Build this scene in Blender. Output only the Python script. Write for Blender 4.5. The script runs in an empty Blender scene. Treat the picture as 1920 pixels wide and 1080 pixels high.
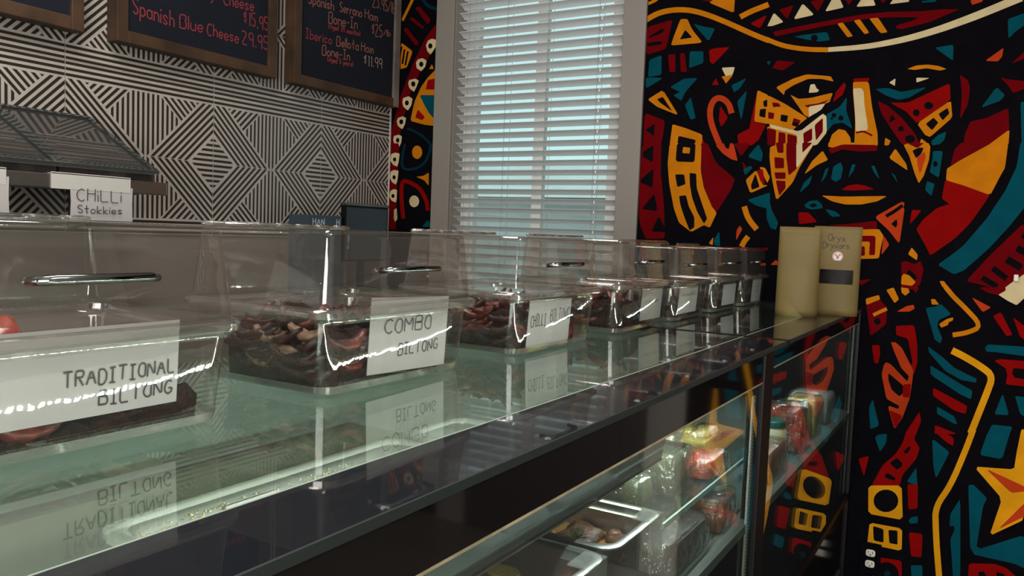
import bpy, bmesh, math, random
from mathutils import Vector, Matrix
random.seed(7)
sc = bpy.context.scene
C = sc.collection
ZC = 1.456                       # eye height; all "rel" heights below are measured from it
# ---------------------------------------------------------------- camera
FPX = 1518.0
RX = Vector((0.51377306, -0.85706836, 0.03835443))     # camera right in world
DN = Vector((-0.03895642, -0.06796578, -0.9969268))    # camera down
FW = Vector((0.85704121, 0.51069998, -0.0683073))      # camera forward
cam = bpy.data.cameras.new('camera'); camo = bpy.data.objects.new('camera', cam); C.objects.link(camo)
cam.sensor_width = 36.0; cam.lens = FPX / 1920 * 36; cam.clip_start = 0.02
m = Matrix((RX, -DN, -FW)).transposed().to_4x4(); m.translation = (0, 0, ZC); camo.matrix_world = m
sc.camera = camo
# ---------------------------------------------------------------- world, light, exposure
w = bpy.data.worlds.new('sky'); sc.world = w; w.use_nodes = True
bg = w.node_tree.nodes['Background']; bg.inputs['Color'].default_value = (0.62, 0.85, 0.90, 1); bg.inputs['Strength'].default_value = 1.35
sc.view_settings.view_transform = 'Standard'; sc.view_settings.look = 'None'
sc.view_settings.exposure = 0.0; sc.view_settings.gamma = 1.0; sc.view_settings.use_curve_mapping = False
sc.cycles.transparent_max_bounces = 40; sc.cycles.max_bounces = 10; sc.cycles.glossy_bounces = 6
sc.cycles.caustics_reflective = False; sc.cycles.caustics_refractive = False
sc.cycles.sample_clamp_indirect = 4.0
def area(name, loc, tgt, sx, sy, power, col):
    l = bpy.data.lights.new(name, 'AREA'); l.shape = 'RECTANGLE'; l.size = sx; l.size_y = sy; l.energy = power; l.color = col
    o = bpy.data.objects.new(name, l); C.objects.link(o); o.location = loc
    o.rotation_euler = (Vector(tgt) - Vector(loc)).to_track_quat('-Z', 'Y').to_euler(); return o
area('storefront_daylight', (-2.55, -0.9, 1.45), (3.3, 0.4, 1.2), 3.0, 1.9, 172, (1.0, 0.96, 0.91))     # the shop's own glazed front
for lx, ly in ((0.3, -0.9), (0.9, 1.55)): area('added_ceiling_glow', (lx, ly, 3.35), (lx, ly, 0), 1.15, 0.55, 36, (1.0, 0.96, 0.90))  # unseen overhead fill, added to light the room evenly
# ---------------------------------------------------------------- helpers
def L(r, g, b):
    f = lambda c: (c / 255 / 12.92) if c / 255 <= 0.04045 else ((c / 255 + 0.055) / 1.055) ** 2.4
    return (f(r), f(g), f(b), 1)
def nodes(name):
    m = bpy.data.materials.new(name); m.use_nodes = True; nt = m.node_tree; nt.nodes.clear()
    out = nt.nodes.new('ShaderNodeOutputMaterial'); return m, nt, out
def mat(name, col, rough=0.5, metal=0.0, spec=0.5, noise=0.0, nscale=20.0, bump=0.0, col2=None, emit=0.0, sss=0, coat=0.0):
    m, nt, out = nodes(name); p = nt.nodes.new('ShaderNodeBsdfPrincipled'); nt.links.new(p.outputs[0], out.inputs[0])
    p.inputs['Base Color'].default_value = col; p.inputs['Roughness'].default_value = rough; p.inputs['Metallic'].default_value = metal
    p.inputs['Specular IOR Level'].default_value = spec; p.inputs['Coat Weight'].default_value = coat
    if emit:
        p.inputs['Emission Color'].default_value = col; p.inputs['Emission Strength'].default_value = emit
    if noise or bump or col2:
        tc = nt.nodes.new('ShaderNodeTexCoord'); n = nt.nodes.new('ShaderNodeTexNoise'); n.inputs['Scale'].default_value = nscale; n.inputs['Detail'].default_value = 6
        nt.links.new(tc.outputs['Object'], n.inputs['Vector'])
        if col2 or noise:
            r = nt.nodes.new('ShaderNodeValToRGB'); c2 = col2 or tuple(c * (1 - noise) for c in col[:3]) + (1,)
            r.color_ramp.elements[0].position = 0.35; r.color_ramp.elements[1].position = 0.65
            r.color_ramp.elements[0].color = c2; r.color_ramp.elements[1].color = col
            nt.links.new(n.outputs['Fac'], r.inputs[0]); nt.links.new(r.outputs[0], p.inputs['Base Color'])
        if bump:
            b = nt.nodes.new('ShaderNodeBump'); b.inputs['Strength'].default_value = bump; b.inputs['Distance'].default_value = 0.01
            nt.links.new(n.outputs['Fac'], b.inputs['Height']); nt.links.new(b.outputs[0], p.inputs['Normal'])
    return m
def clear(name, tint, haze=0.04, hazecol=(0.8, 0.8, 0.78, 1), rough=0.03, f0=0.06, wav=0.0, wscale=12.0):
    """thin clear sheet: see-through, a little milky, reflecting more towards grazing view"""
    m, nt, out = nodes(name); N = nt.nodes.new; K = nt.links.new
    tr = N('ShaderNodeBsdfTransparent'); tr.inputs[0].default_value = tint
    df = N('ShaderNodeBsdfDiffuse'); df.inputs[0].default_value = hazecol
    gl = N('ShaderNodeBsdfGlossy'); gl.inputs['Roughness'].default_value = rough; gl.inputs[0].default_value = (1, 1, 1, 1)
    lw = N('ShaderNodeLayerWeight'); lw.inputs['Blend'].default_value = 0.5
    pw = N('ShaderNodeMath'); pw.operation = 'POWER'; pw.inputs[1].default_value = 4.5; K(lw.outputs['Facing'], pw.inputs[0])
    ma = N('ShaderNodeMath'); ma.operation = 'MULTIPLY_ADD'; ma.inputs[1].default_value = 0.9; ma.inputs[2].default_value = f0; ma.use_clamp = True; K(pw.outputs[0], ma.inputs[0])
    m1 = N('ShaderNodeMixShader'); m1.inputs[0].default_value = haze; K(tr.outputs[0], m1.inputs[1]); K(df.outputs[0], m1.inputs[2])
    m2 = N('ShaderNodeMixShader'); K(ma.outputs[0], m2.inputs[0]); K(m1.outputs[0], m2.inputs[1]); K(gl.outputs[0], m2.inputs[2]); K(m2.outputs[0], out.inputs[0])
    if wav:
        tc = N('ShaderNodeTexCoord'); n = N('ShaderNodeTexNoise'); n.inputs['Scale'].default_value = wscale; n.inputs['Detail'].default_value = 3; K(tc.outputs['Object'], n.inputs['Vector'])
        b = N('ShaderNodeBump'); b.inputs['Strength'].default_value = wav; b.inputs['Distance'].default_value = 0.02; K(n.outputs['Fac'], b.inputs['Height']); K(b.outputs[0], gl.inputs['Normal'])
    return m
def emis(name, col, s):
    m, nt, out = nodes(name); e = nt.nodes.new('ShaderNodeEmission'); e.inputs[0].default_value = col; e.inputs[1].default_value = s
    nt.links.new(e.outputs[0], out.inputs[0]); return m
class G:
    """collects geometry in the local frame of one thing"""
    def __init__(s): s.v = []; s.f = []; s.m = []
    def add(s, vs, fs, mi=0):
        o = len(s.v); s.v += [tuple(v) for v in vs]; s.f += [tuple(i + o for i in f) for f in fs]; s.m += [mi] * len(fs); return s
    def box(s, x0, x1, y0, y1, z0, z1, b=0.0, mi=0):
        if b <= 0:
            vs = [(x, y, z) for x in (x0, x1) for y in (y0, y1) for z in (z0, z1)]
            return s.add(vs, [(0, 1, 3, 2), (4, 6, 7, 5), (0, 4, 5, 1), (2, 3, 7, 6), (0, 2, 6, 4), (1, 5, 7, 3)], mi)
        bm = bmesh.new(); bmesh.ops.create_cube(bm, size=1)
        for v in bm.verts: v.co = ((x0 + x1) / 2 + v.co.x * (x1 - x0), (y0 + y1) / 2 + v.co.y * (y1 - y0), (z0 + z1) / 2 + v.co.z * (z1 - z0))
        bmesh.ops.bevel(bm, geom=bm.edges[:], offset=b, segments=2, affect='EDGES', profile=0.6)
        bm.verts.index_update(); s.add([v.co[:] for v in bm.verts], [[v.index for v in f.verts] for f in bm.faces], mi); bm.free(); return s
    def rings(s, rings, cap0=False, cap1=False, mi=0, closed=True):
        n = len(rings[0]); vs = [p for r in rings for p in r]; fs = []
        for i in range(len(rings) - 1):
            for j in range(n if closed else n - 1):
                k = (j + 1) % n; fs.append((i * n + j, i * n + k, (i + 1) * n + k, (i + 1) * n + j))
        if cap0: fs.append(tuple(range(n))[::-1])
        if cap1: fs.append(tuple((len(rings) - 1) * n + j for j in range(n)))
        return s.add(vs, fs, mi)
    def tube(s, pts, r, n=8, mi=0):
        pts = [Vector(p) for p in pts]; R = []
        for i, p in enumerate(pts):
            d = (pts[min(i + 1, len(pts) - 1)] - pts[max(i - 1, 0)]).normalized()
            a = d.orthogonal() if abs(d.z) > 0.9 else d.cross(Vector((0, 0, 1)))
            a.normalize(); b = d.cross(a); rr = r[i] if isinstance(r, (list, tuple)) else r
            R.append([p + (a * math.cos(t) + b * math.sin(t)) * rr for t in [2 * math.pi * j / n for j in range(n)]])
        return s.rings(R, True, True, mi)
    def ell(s, c, rx, ry, rz, n=10, k=6, jit=0.0, mi=0, rnd=random):
        R = []
        for i in range(1, k):
            t = math.pi * i / k; R.append([(c[0] + rx * math.sin(t) * math.cos(a) * (1 + rnd.uniform(-jit, jit)), c[1] + ry * math.sin(t) * math.sin(a) * (1 + rnd.uniform(-jit, jit)), c[2] - rz * math.cos(t)) for a in [2 * math.pi * j / n for j in range(n)]])
        return s.rings(R, True, True, mi)
def put(name, g, mats, parent=None, smooth=False, loc=None):
    me = bpy.data.meshes.new(name); me.from_pydata(g.v, [], g.f); mats = mats if isinstance(mats, (list, tuple)) else [mats]
    for mm in mats: me.materials.append(mm)
    me.polygons.foreach_set('material_index', g.m)
    if smooth:
        me.polygons.foreach_set('use_smooth', [True] * len(g.f))
        if smooth != 'all': me.set_sharp_from_angle(angle=math.radians(40))
    me.update(); o = bpy.data.objects.new(name, me); C.objects.link(o)
    if parent: o.parent = parent
    if loc: o.location = loc
    return o
def tag(o, label, cat, group=None):
    o['label'] = label; o['category'] = cat
    if group: o['group'] = group
    return o
def thing(name, loc, label, cat, group=None, rz=0.0):
    o = bpy.data.objects.new(name, None); C.objects.link(o); o.location = loc; o.rotation_euler = (0, 0, rz); o.empty_display_size = 0.05
    return tag(o, label, cat, group)
def struct(o): o['kind'] = 'structure'; return o
def copy_tree(o, parent=None):
    c = o.copy(); C.objects.link(c); c.parent = parent
    for ch in [x for x in bpy.data.objects if x.parent == o]: copy_tree(ch, c)
    return c
def rrect(x0, x1, y0, y1, r, z, n=4):
    out = []
    for cx, cy, a0 in ((x1 - r, y1 - r, 0), (x0 + r, y1 - r, 90), (x0 + r, y0 + r, 180), (x1 - r, y0 + r, 270)):
        for i in range(n + 1):
            a = math.radians(a0 + 90 * i / n); out.append((cx + r * math.cos(a), cy + r * math.sin(a), z))
    return out
# single-stroke hand lettering: pairs of digits x,y ; y=2 baseline, y=9 cap height
GL = {'A': '02 39 62|15 55', 'B': '02 09 49 58 57 46 06 46 55 53 42 02', 'C': '58 39 18 06 05 13 32 53', 'D': '02 09 39 57 54 32 02', 'E': '59 09 02 52|06 46',
 'G': '58 39 18 05 13 32 53 55 35', 'H': '02 09|52 59|06 56', 'I': '09 49|29 22|02 42', 'K': '02 09|59 05 52', 'L': '09 02 52', 'M': '02 09 35 69 62', 'N': '02 09 52 59',
 'O': '39 18 05 13 32 53 55 58 39', 'R': '02 09 49 58 57 46 06|26 52', 'S': '58 39 18 17 26 45 54 53 32 13', 'T': '09 69|39 32', 'a': '45 26 05 03 22 43|46 42', 'b': '09 02|05 26 45 43 22 02',
 'c': '45 26 05 03 22 43', 'd': '49 42|45 26 05 03 22 43', 'e': '04 44 45 26 05 03 22 43', 'g': '45 26 05 04 23 44|46 41 20 01', 'h': '09 02|05 26 45 42', 'i': '06 02|08 07', 'k': '09 02|46 04 42',
 'l': '09 02', 'm': '06 02|05 16 25 22|25 46 55 52', 'n': '06 02|05 26 45 42', 'o': '26 05 03 22 43 45 26', 'p': '06 00|05 26 45 43 22 03', 'r': '06 02|04 26 36', 's': '45 26 05 24 43 22 03',
 't': '29 23 32|06 46', 'u': '06 03 22 43|46 42', 'v': '06 22 46', 'w': '06 12 25 32 46', 'x': '06 42|46 02', 'y': '06 23|46 10 00', '1': '18 29 22', '2': '08 29 48 47 02 52', '3': '09 49 26 45 43 22 03',
 '4': '09 05 45|39 32', '5': '49 09 06 36 45 43 22 03', '9': '48 29 08 06 25 46|48 42', '$': '48 28 17 26 45 34 14|39 33', '.': '12 13', '-': '05 35', '/': '02 49', '(': '29 07 04 22', ')': '09 27 24 02', '!': '09 05|02 03', ' ': ''}
def script(g, text, size, u0, v0, place, th, jit=0.25, rnd=random.Random(3), wide=1.0, mi=0):
    """writes strokes as thin ribbons; place(u,v) -> local point"""
    x = u0; k = size / 7.0
    for ch in text:
        dy = rnd.uniform(-jit, jit) * k * 2
        for st in GL[ch].split('|'):
            pts = [(x + (int(p[0]) + rnd.uniform(-jit, jit)) * k * 0.8 * wide, v0 + dy + (int(p[1]) - 2 + rnd.uniform(-jit, jit)) * k) for p in st.split()]
            if not pts: continue
            if len(pts) > 2:
                q = [pts[0]]
                for a, b in zip(pts, pts[1:]): q += [(a[0] * .84 + b[0] * .16, a[1] * .84 + b[1] * .16), (a[0] * .16 + b[0] * .84, a[1] * .16 + b[1] * .84)]
                pts = q + [pts[-1]]
            ribbon(g, pts, th, place, mi)
        x += ((max([int(p[0]) for p in GL[ch].replace('|', ' ').split()] or [3])) + 1.9) * k * 0.8 * wide
    return x
def ribbon(g, pts, th, place, mi=0):
    V2 = [Vector(p) for p in pts]; vs = []
    for i, p in enumerate(V2):
        d = V2[min(i + 1, len(V2) - 1)] - V2[max(i - 1, 0)]
        if d.length < 1e-9: d = Vector((1, 0))
        d.normalize(); nrm = Vector((-d.y, d.x)) * th / 2; vs += [place(*(p + nrm)), place(*(p - nrm))]
    g.add(vs, [(2 * i, 2 * i + 1, 2 * i + 3, 2 * i + 2) for i in range(len(V2) - 1)], mi)
# ---------------------------------------------------------------- materials
M = dict(
 tile_light=mat('tile_light', (0.40, 0.365, 0.335, 1), 0.35, noise=0.12, nscale=6), tile_dark=mat('tile_dark', (0.022, 0.017, 0.011, 1), 0.35),
 grout=mat('grout', (0.30, 0.28, 0.25, 1), 0.9), taupe=mat('taupe_paint', (0.19, 0.165, 0.145, 1), 0.7, noise=0.08, nscale=3), white_trim=mat('white_trim', (0.55, 0.52, 0.48, 1), 0.5),
 mural_black=mat('mural_black', (0.0035, 0.003, 0.0045, 1), 0.9, spec=0.03, noise=0.25, nscale=25), casing=mat('casing_paint', (0.235, 0.212, 0.187, 1), 0.55),
 slat=mat('blind_slat', (0.74, 0.74, 0.75, 1), 0.5), cord=mat('cord', (0.30, 0.30, 0.31, 1), 0.8), sash=mat('sash_white', (0.62, 0.60, 0.56, 1), 0.5), clip=mat('clip_white', (0.8, 0.8, 0.8, 1), 0.4),
 frame_wood=mat('frame_wood', (0.060, 0.028, 0.012, 1), 0.55, noise=0.55, nscale=9, bump=0.15), frame_lit=mat('frame_wood_window_lit', (0.17, 0.14, 0.125, 1), 0.6, noise=0.4, nscale=9, bump=0.15), slate=mat('chalk_slate', (0.010, 0.012, 0.019, 1), 0.8, spec=0.15, noise=0.25, nscale=4),
 chalk_red=mat('chalk_red', (0.27, 0.025, 0.032, 1), 0.9), chalk_pink=mat('chalk_pink', (0.30, 0.105, 0.07, 1), 0.9), chalk_pale=mat('chalk_pale', (0.32, 0.24, 0.19, 1), 0.9),
 steel=mat('steel', (0.52, 0.51, 0.49, 1), 0.30, metal=1.0, noise=0.12, nscale=30), steel_dark=mat('steel_dark', (0.20, 0.19, 0.17, 1), 0.35, metal=1.0, noise=0.3, nscale=12), chrome=mat('handle_chrome', (0.30, 0.30, 0.31, 1), 0.12, metal=1.0),
 black=mat('black_gloss', (0.006, 0.005, 0.005, 1), 0.045, spec=0.5), black_satin=mat('black_satin', (0.004, 0.004, 0.0045, 1), 0.4, spec=0.15), frit=mat('dark_glass_border', (0.012, 0.014, 0.018, 1), 0.03, spec=0.5),
 paper=mat('paper', (0.44, 0.42, 0.41, 1), 0.8, noise=0.06, nscale=12), card=mat('card', (0.40, 0.385, 0.39, 1), 0.8, noise=0.06, nscale=12), tape=mat('tape', (0.52, 0.50, 0.47, 1), 0.5), ink=mat('ink', (0.035, 0.03, 0.032, 1), 0.7),
 deck_back=mat('deck_back', (0.10, 0.14, 0.12, 1), 0.4), black_base=mat('black_base', (0.006, 0.006, 0.006, 1), 0.12), deck=mat('deck_panel', (0.135, 0.15, 0.13, 1), 0.45, noise=0.1, nscale=5), kraft=mat('kraft', (0.17, 0.122, 0.042, 1), 0.55, spec=0.25, noise=0.12, nscale=8), pouch_window=mat('pouch_window', (0.010, 0.008, 0.007, 1), 0.4, spec=0.12, noise=0.5, nscale=40),
 sticker=mat('sticker', (0.70, 0.56, 0.54, 1), 0.5), emblem=mat('emblem', (0.25, 0.06, 0.06, 1), 0.6),
 glass_top=clear('glass_top', (0.86, 0.93, 0.84, 1), 0.012, (0.48, 0.57, 0.44, 1), 0.012, 0.06), glass=clear('glass', (0.86, 0.92, 0.89, 1), 0.012, (0.6, 0.7, 0.66, 1), 0.01, 0.06), glass_edge=mat('glass_edge', (0.36, 0.44, 0.39, 1), 0.6, spec=0.2), edge_dark=mat('glass_edge_dark', (0.016, 0.023, 0.022, 1), 0.45), glass_rim=mat('glass_rim', (0.42, 0.36, 0.22, 1), 0.3, noise=0.4, nscale=30),
 smoked=clear('smoked_acrylic', (0.30, 0.33, 0.33, 1), 0.07, (0.35, 0.4, 0.4, 1), 0.03, 0.05), acrylic=clear('acrylic', (0.90, 0.91, 0.89, 1), 0.06, (0.75, 0.75, 0.72, 1), 0.02, 0.06),
 bin_clear=clear('bin_clear', (0.90, 0.885, 0.87, 1), 0.015, (0.5, 0.47, 0.44, 1), 0.02, 0.10, 0.025, 14.0), lid_clear=clear('lid_clear', (0.88, 0.86, 0.84, 1), 0.04, (0.36, 0.32, 0.29, 1), 0.02, 0.095, 0.05, 8.0), lid_smoky=clear('lid_smoky', (0.42, 0.40, 0.38, 1), 0.10, (0.3, 0.28, 0.26, 1), 0.05, 0.05), rim_clear=clear('rim_clear', (0.80, 0.78, 0.76, 1), 0.09, (0.60, 0.57, 0.54, 1), 0.06, 0.20), pan_plastic=clear('pan_plastic', (0.90, 0.91, 0.89, 1), 0.06, (0.6, 0.62, 0.58, 1), 0.35, 0.04), pan_rim=clear('pan_rim', (0.85, 0.86, 0.85, 1), 0.45, (0.85, 0.86, 0.84, 1), 0.08, 0.2),
 wrap=clear('cling_wrap', (0.92, 0.93, 0.91, 1), 0.02, (0.5, 0.52, 0.5, 1), 0.06, 0.14, 1.0, 38.0), wrap_milky=clear('wrap_milky', (0.84, 0.86, 0.84, 1), 0.05, (0.34, 0.37, 0.34, 1), 0.07, 0.16, 1.0, 30.0),
 led=emis('led_light', (0.93, 0.97, 1.0, 1), 620.0), led_far=emis('led_light_far', (0.93, 0.97, 1.0, 1), 330.0), led_diffuser=mat('led_diffuser', (0.6, 0.57, 0.5, 1), 0.5),
 biltong=mat('dried_meat', (0.05, 0.013, 0.008, 1), 0.45, col2=(0.012, 0.004, 0.003, 1), nscale=35, bump=0.6), biltong_red=mat('dried_meat_red', (0.17, 0.022, 0.014, 1), 0.35, col2=(0.045, 0.008, 0.006, 1), nscale=30, bump=0.5), biltong_fat=mat('dried_meat_fat', (0.36, 0.24, 0.16, 1), 0.5, col2=(0.12, 0.05, 0.03, 1), nscale=30, bump=0.5), crumbs=mat('meat_crumbs', (0.040, 0.011, 0.006, 1), 0.7, spec=0.2, col2=(0.008, 0.0025, 0.002, 1), nscale=120, bump=1.0),
 spice=mat('spice', (0.55, 0.36, 0.10, 1), 0.8, col2=(0.35, 0.13, 0.03, 1), nscale=200), spice_pale=mat('spice_pale', (0.60, 0.50, 0.25, 1), 0.8),
 steak=mat('marinated_steak', (0.105, 0.045, 0.02, 1), 0.35, col2=(0.03, 0.009, 0.006, 1), nscale=70, bump=0.8), steak_red=mat('red_steak', (0.14, 0.025, 0.02, 1), 0.3, col2=(0.07, 0.010, 0.008, 1), nscale=45, bump=0.7), marinade=mat('marinade', (0.20, 0.10, 0.028, 1), 0.10, col2=(0.15, 0.07, 0.02, 1), nscale=8),
 herb=mat('herb', (0.13, 0.30, 0.05, 1), 0.5), lemon=mat('lemon', (0.80, 0.55, 0.04, 1), 0.4), lemon_flesh=mat('lemon_flesh', (0.75, 0.66, 0.22, 1), 0.4), cheese=mat('cheese', (0.62, 0.48, 0.13, 1), 0.45, noise=0.1, nscale=12), cheese_pale=mat('cheese_pale', (0.72, 0.62, 0.38, 1), 0.45), red_pack=mat('red_pack', (0.30, 0.018, 0.02, 1), 0.25, col2=(0.38, 0.07, 0.03, 1), nscale=14),
 leafy=mat('leafy_filling', (0.11, 0.115, 0.05, 1), 0.5, noise=0.5, nscale=20), salmon=mat('salmon_pack', (0.42, 0.18, 0.07, 1), 0.35, col2=(0.26, 0.07, 0.03, 1), nscale=10), dark_meat=mat('minced_meat', (0.12, 0.07, 0.065, 1), 0.4, col2=(0.05, 0.025, 0.025, 1), nscale=25), green_lid=mat('green_lid', (0.02, 0.08, 0.05, 1), 0.3), twine=mat('twine', (0.70, 0.60, 0.28, 1), 0.6),
 outlet=mat('outlet_white', (0.62, 0.58, 0.50, 1), 0.4), appliance=mat('appliance_dark', (0.010, 0.016, 0.022, 1), 0.3), box_blue=mat('box_blue', (0.03, 0.045, 0.06, 1), 0.4), pale_ink=mat('pale_ink', (0.40, 0.45, 0.50, 1), 0.7),
 floor=mat('floor_tile', (0.20, 0.17, 0.14, 1), 0.35, noise=0.2, nscale=2), door_brown=mat('door_brown', (0.018, 0.008, 0.007, 1), 0.5), added_panel_glow=emis('added_panel_glow', (1.0, 0.96, 0.90, 1), 5.0), ceil=mat('ceiling_paint', (0.55, 0.52, 0.48, 1), 0.9), wallp=mat('wall_paint', (0.38, 0.35, 0.32, 1), 0.8), grille=mat('grille_silver', (0.6, 0.6, 0.6, 1), 0.35, metal=1.0), house=mat('house_render', (0.85, 0.80, 0.78, 1), 0.9, noise=0.1, nscale=1), brick=mat('far_brick', (0.40, 0.20, 0.12, 1), 0.9, noise=0.3, nscale=3), asphalt=mat('asphalt', (0.20, 0.19, 0.18, 1), 0.9),
 counter=mat('counter_stone', (0.17, 0.15, 0.135, 1), 0.3, noise=0.15, nscale=7))
# ---------------------------------------------------------------- pixel -> point on a real wall plane (flat paint and lettering only)
def ray(x, y): return RX * (x - 960) + DN * (y - 540) + FW * FPX
def onX(x, y, X=3.3): r = ray(x, y); k = X / r.x; return (r.y * k, r.z * k + ZC)
def onY(x, y, Y): r = ray(x, y); k = Y / r.y; return (r.x * k, r.z * k + ZC)
def twidth(t, size): return sum(((max([int(p[0]) for p in GL[c].replace('|', ' ').split()] or [3])) + 1.9) * size / 7 * 0.8 for c in t)
# ---------------------------------------------------------------- room shell
XW, YT = 3.3, 2.738
struct(put('floor', G().box(-3.2, 3.6, -3.2, 3.0, -0.1, 0), M['floor']))
struct(put('ceiling', G().box(-3.2, 3.6, -3.2, 3.0, 3.4, 3.5), M['ceil']))
for k_, (lx, ly) in enumerate(((0.3, -0.9), (0.9, 1.55))):  # glowing panels added out of view to go with the overhead fill
    t = thing('added_ceiling_fill', (lx, ly, 3.4), ('flat panel ceiling light above the customer side', 'flat panel ceiling light above the bins')[k_], 'ceiling light')
    put('frame', G().box(-.62, .62, -.32, -.30, -.04, 0).box(-.62, .62, .30, .32, -.04, 0).box(-.62, -.60, -.30, .30, -.04, 0).box(.60, .62, -.30, .30, -.04, 0), M['white_trim'], t); put('diffuser', G().box(-.60, .60, -.30, .30, -.03, -.01), M['added_panel_glow'], t)
wall_back = struct(put('wall_back', G().box(-3.2, 3.45, YT, YT + 0.12, 0, 3.4), M['taupe']))
WY0, WY1, WZ0, WZ1 = 1.45, 2.345, ZC - 0.36, ZC + 1.50      # window opening
g = G()
g.box(XW, XW + 0.15, -3.2, WY0, 0, 3.4).box(XW, XW + 0.15, WY1, YT, 0, 3.4).box(XW, XW + 0.15, WY0, WY1, 0, WZ0).box(XW, XW + 0.15, WY0, WY1, WZ1, 3.4)
wall_right = struct(put('wall_right', g, M['mural_black']))
g = G(); g.box(-3.2, -3.05, -3.2, -2.4, 0, 3.4).box(-3.2, -3.05, 0.7, 3.0, 0, 3.4).box(-3.2, -3.05, -2.4, 0.7, 0, 0.5).box(-3.2, -3.05, -2.4, 0.7, 2.7, 3.4)
struct(put('wall_left', g, M['wallp']))
g = G().box(-3.05, 3.3, -3.2, -3.05, 0, 3.4)
struct(put('wall_front', g, M['wallp']))
# shop glazing behind the camera
wn = struct(put('window_2', G().box(-3.16, -3.09, -2.40, -2.34, 0.5, 2.7).box(-3.16, -3.09, 0.64, 0.70, 0.5, 2.7).box(-3.16, -3.09, -0.88, -0.82, 0.5, 2.7).box(-3.16, -3.09, -2.4, 0.7, 0.5, 0.56).box(-3.16, -3.09, -2.4, 0.7, 2.64, 2.7), M['black_satin']))
put('pane', G().box(-3.13, -3.124, -2.34, 0.64, 0.56, 2.64), M['glass'], wn)
# ---------------------------------------------------------------- patterned tiles on the back wall
HW, HH = 0.3015, 0.29
def clip(poly, a, b, c):
    out = []
    for i in range(len(poly)):
        p, q = poly[i], poly[(i + 1) % len(poly)]; dp = a * p[0] + b * p[1] - c; dq = a * q[0] + b * q[1] - c
        if dp <= 0: out.append(p)
        if dp * dq < 0: t = dp / (dp - dq); out.append((p[0] + (q[0] - p[0]) * t, p[1] + (q[1] - p[1]) * t))
    return out
def strips(kind, centres, hw):
    for c in centres:
        if kind == 'p': yield [(c - hw, -1), (c + hw, -1), (c + hw, 1), (c - hw, 1)]
        if kind == 'q': yield [(-1, c - hw), (1, c - hw), (1, c + hw), (-1, c + hw)]
        if kind == 's': yield [(HW - (c - hw) - 1, -1), (HW - (c - hw) + 1, 1), (HW - (c + hw) + 1, 1), (HW - (c + hw) - 1, -1)]     # dx+q=c
        if kind == 'd': yield [(c - hw + 1, -1), (c + hw + 1, -1), (c + hw - 1, 1), (c - hw - 1, 1)]                                   # p+q=c
def tile_polys():
    P = []
    def do(kind, cs, hw, planes):
        for s in strips(kind, cs, hw):
            for pl in planes:
                s = clip(s, *pl)
                if len(s) < 3: break
            if len(s) >= 3: P.append(s)
    base = [(-1, 0, 0), (0, -1, 0)]
    do('p', [0.0102 + 0.0203 * k for k in range(7)], 0.0049, base + [(1, -1, 0.0050), (1, 1, 0.2905), (0, 1, 0.2305)])
    do('s', [0.275 - 0.029 * k for k in range(6)], 0.0072, [(0, -1, -0.0012), (0, 1, 0.2305), (1, 0, HW - 0.0012), (-1, 1, 0.283 - HW)])
    do('q', [0.0102 + 0.0203 * k for k in range(5)], 0.0049, [(0, -1, 0), (1, 0, HW - 0.0012), (-1, 1, 0.104 - HW)])
    do('d', [0.3075 + 0.029 * k for k in range(6)], 0.0072, [(0, 1, 0.2285), (1, -1, HW - 0.297), (-1, -1, -0.29)])
    do('q', [0.2425, 0.262, 0.2815], 0.0049, base + [(1, 0, HW - 0.0012)])
    return P
def tile_mesh(pmax=HW):
    g = G(); e = 0.0007; g.box(-HW + e, pmax - e, 0, 0.0075, -HH + e, HH - e)
    for poly in tile_polys():
        for sx in (1, -1):
            for sz in (1, -1):
                q = [(sx * p, sz * z) for p, z in poly]; q = clip(q, 1, 0, pmax - e) if pmax < HW else q
                if len(q) < 3: continue
                if sx * sz > 0: q = q[::-1]
                g.add([(p, -0.0004, z) for p, z in q], [tuple(range(len(q)))], 1)
    return g
def mk_tile(name, pmax, loc):
    o = put(name, tile_mesh(pmax), [M['tile_light'], M['tile_dark']], wall_back); o.location = loc; return o
first = cut = None
for c in range(-3, 3):
    for r in range(0, 3):
        x, z = 1.591 + 0.6035 * c + HW, ZC + 0.2317 + 0.58 * r
        if c == 2:
            cut = cut or mk_tile('tile', 3.286 - x, (x, YT - 0.0078, z))
            if r: o = cut.copy(); C.objects.link(o); o.location = (x, YT - 0.0078, z)
        elif first is None: first = mk_tile('tile', HW, (x, YT - 0.0078, z))
        else: o = first.copy(); C.objects.link(o); o.location = (x, YT - 0.0078, z)
struct(put('trim_1', G().box(3.2865, 3.2955, YT - 0.012, YT, ZC - 0.06, ZC + 1.68, 0.001), M['white_trim']))
# ---------------------------------------------------------------- painted mural on the right wall
COL = dict(R=(0.225, 0.002, 0.002), D=(0.125, 0.001, 0.003), V=(0.42, 0.038, 0.008), O=(0.52, 0.165, 0.004), Y=(0.64, 0.27, 0.006), T=(0.001, 0.060, 0.085), U=(0.002, 0.022, 0.036), C=(0.58, 0.47, 0.27), K=(0.0035, 0.003, 0.0045))
MUR = {k: G() for k in COL}; ORDER = {}
layer = [0]
def chaikin(p, n=1):
    for _ in range(n):
        q = []
        for i in range(len(p)):
            a, b = p[i], p[(i + 1) % len(p)]; q += [(a[0] * .91 + b[0] * .09, a[1] * .91 + b[1] * .09), (a[0] * .09 + b[0] * .91, a[1] * .09 + b[1] * .91)]
        p = q
    return p
SHAPES = []
def paint(c, px):
    layer[0] += 1; off = 0.0006 + 0.0000045 * layer[0]; w = [onX(x, y) for x, y in px]; SHAPES.append((c, w, off))
    MUR[c].add([(XW - off, y, z) for y, z in w], [tuple(range(len(w)))])
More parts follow.
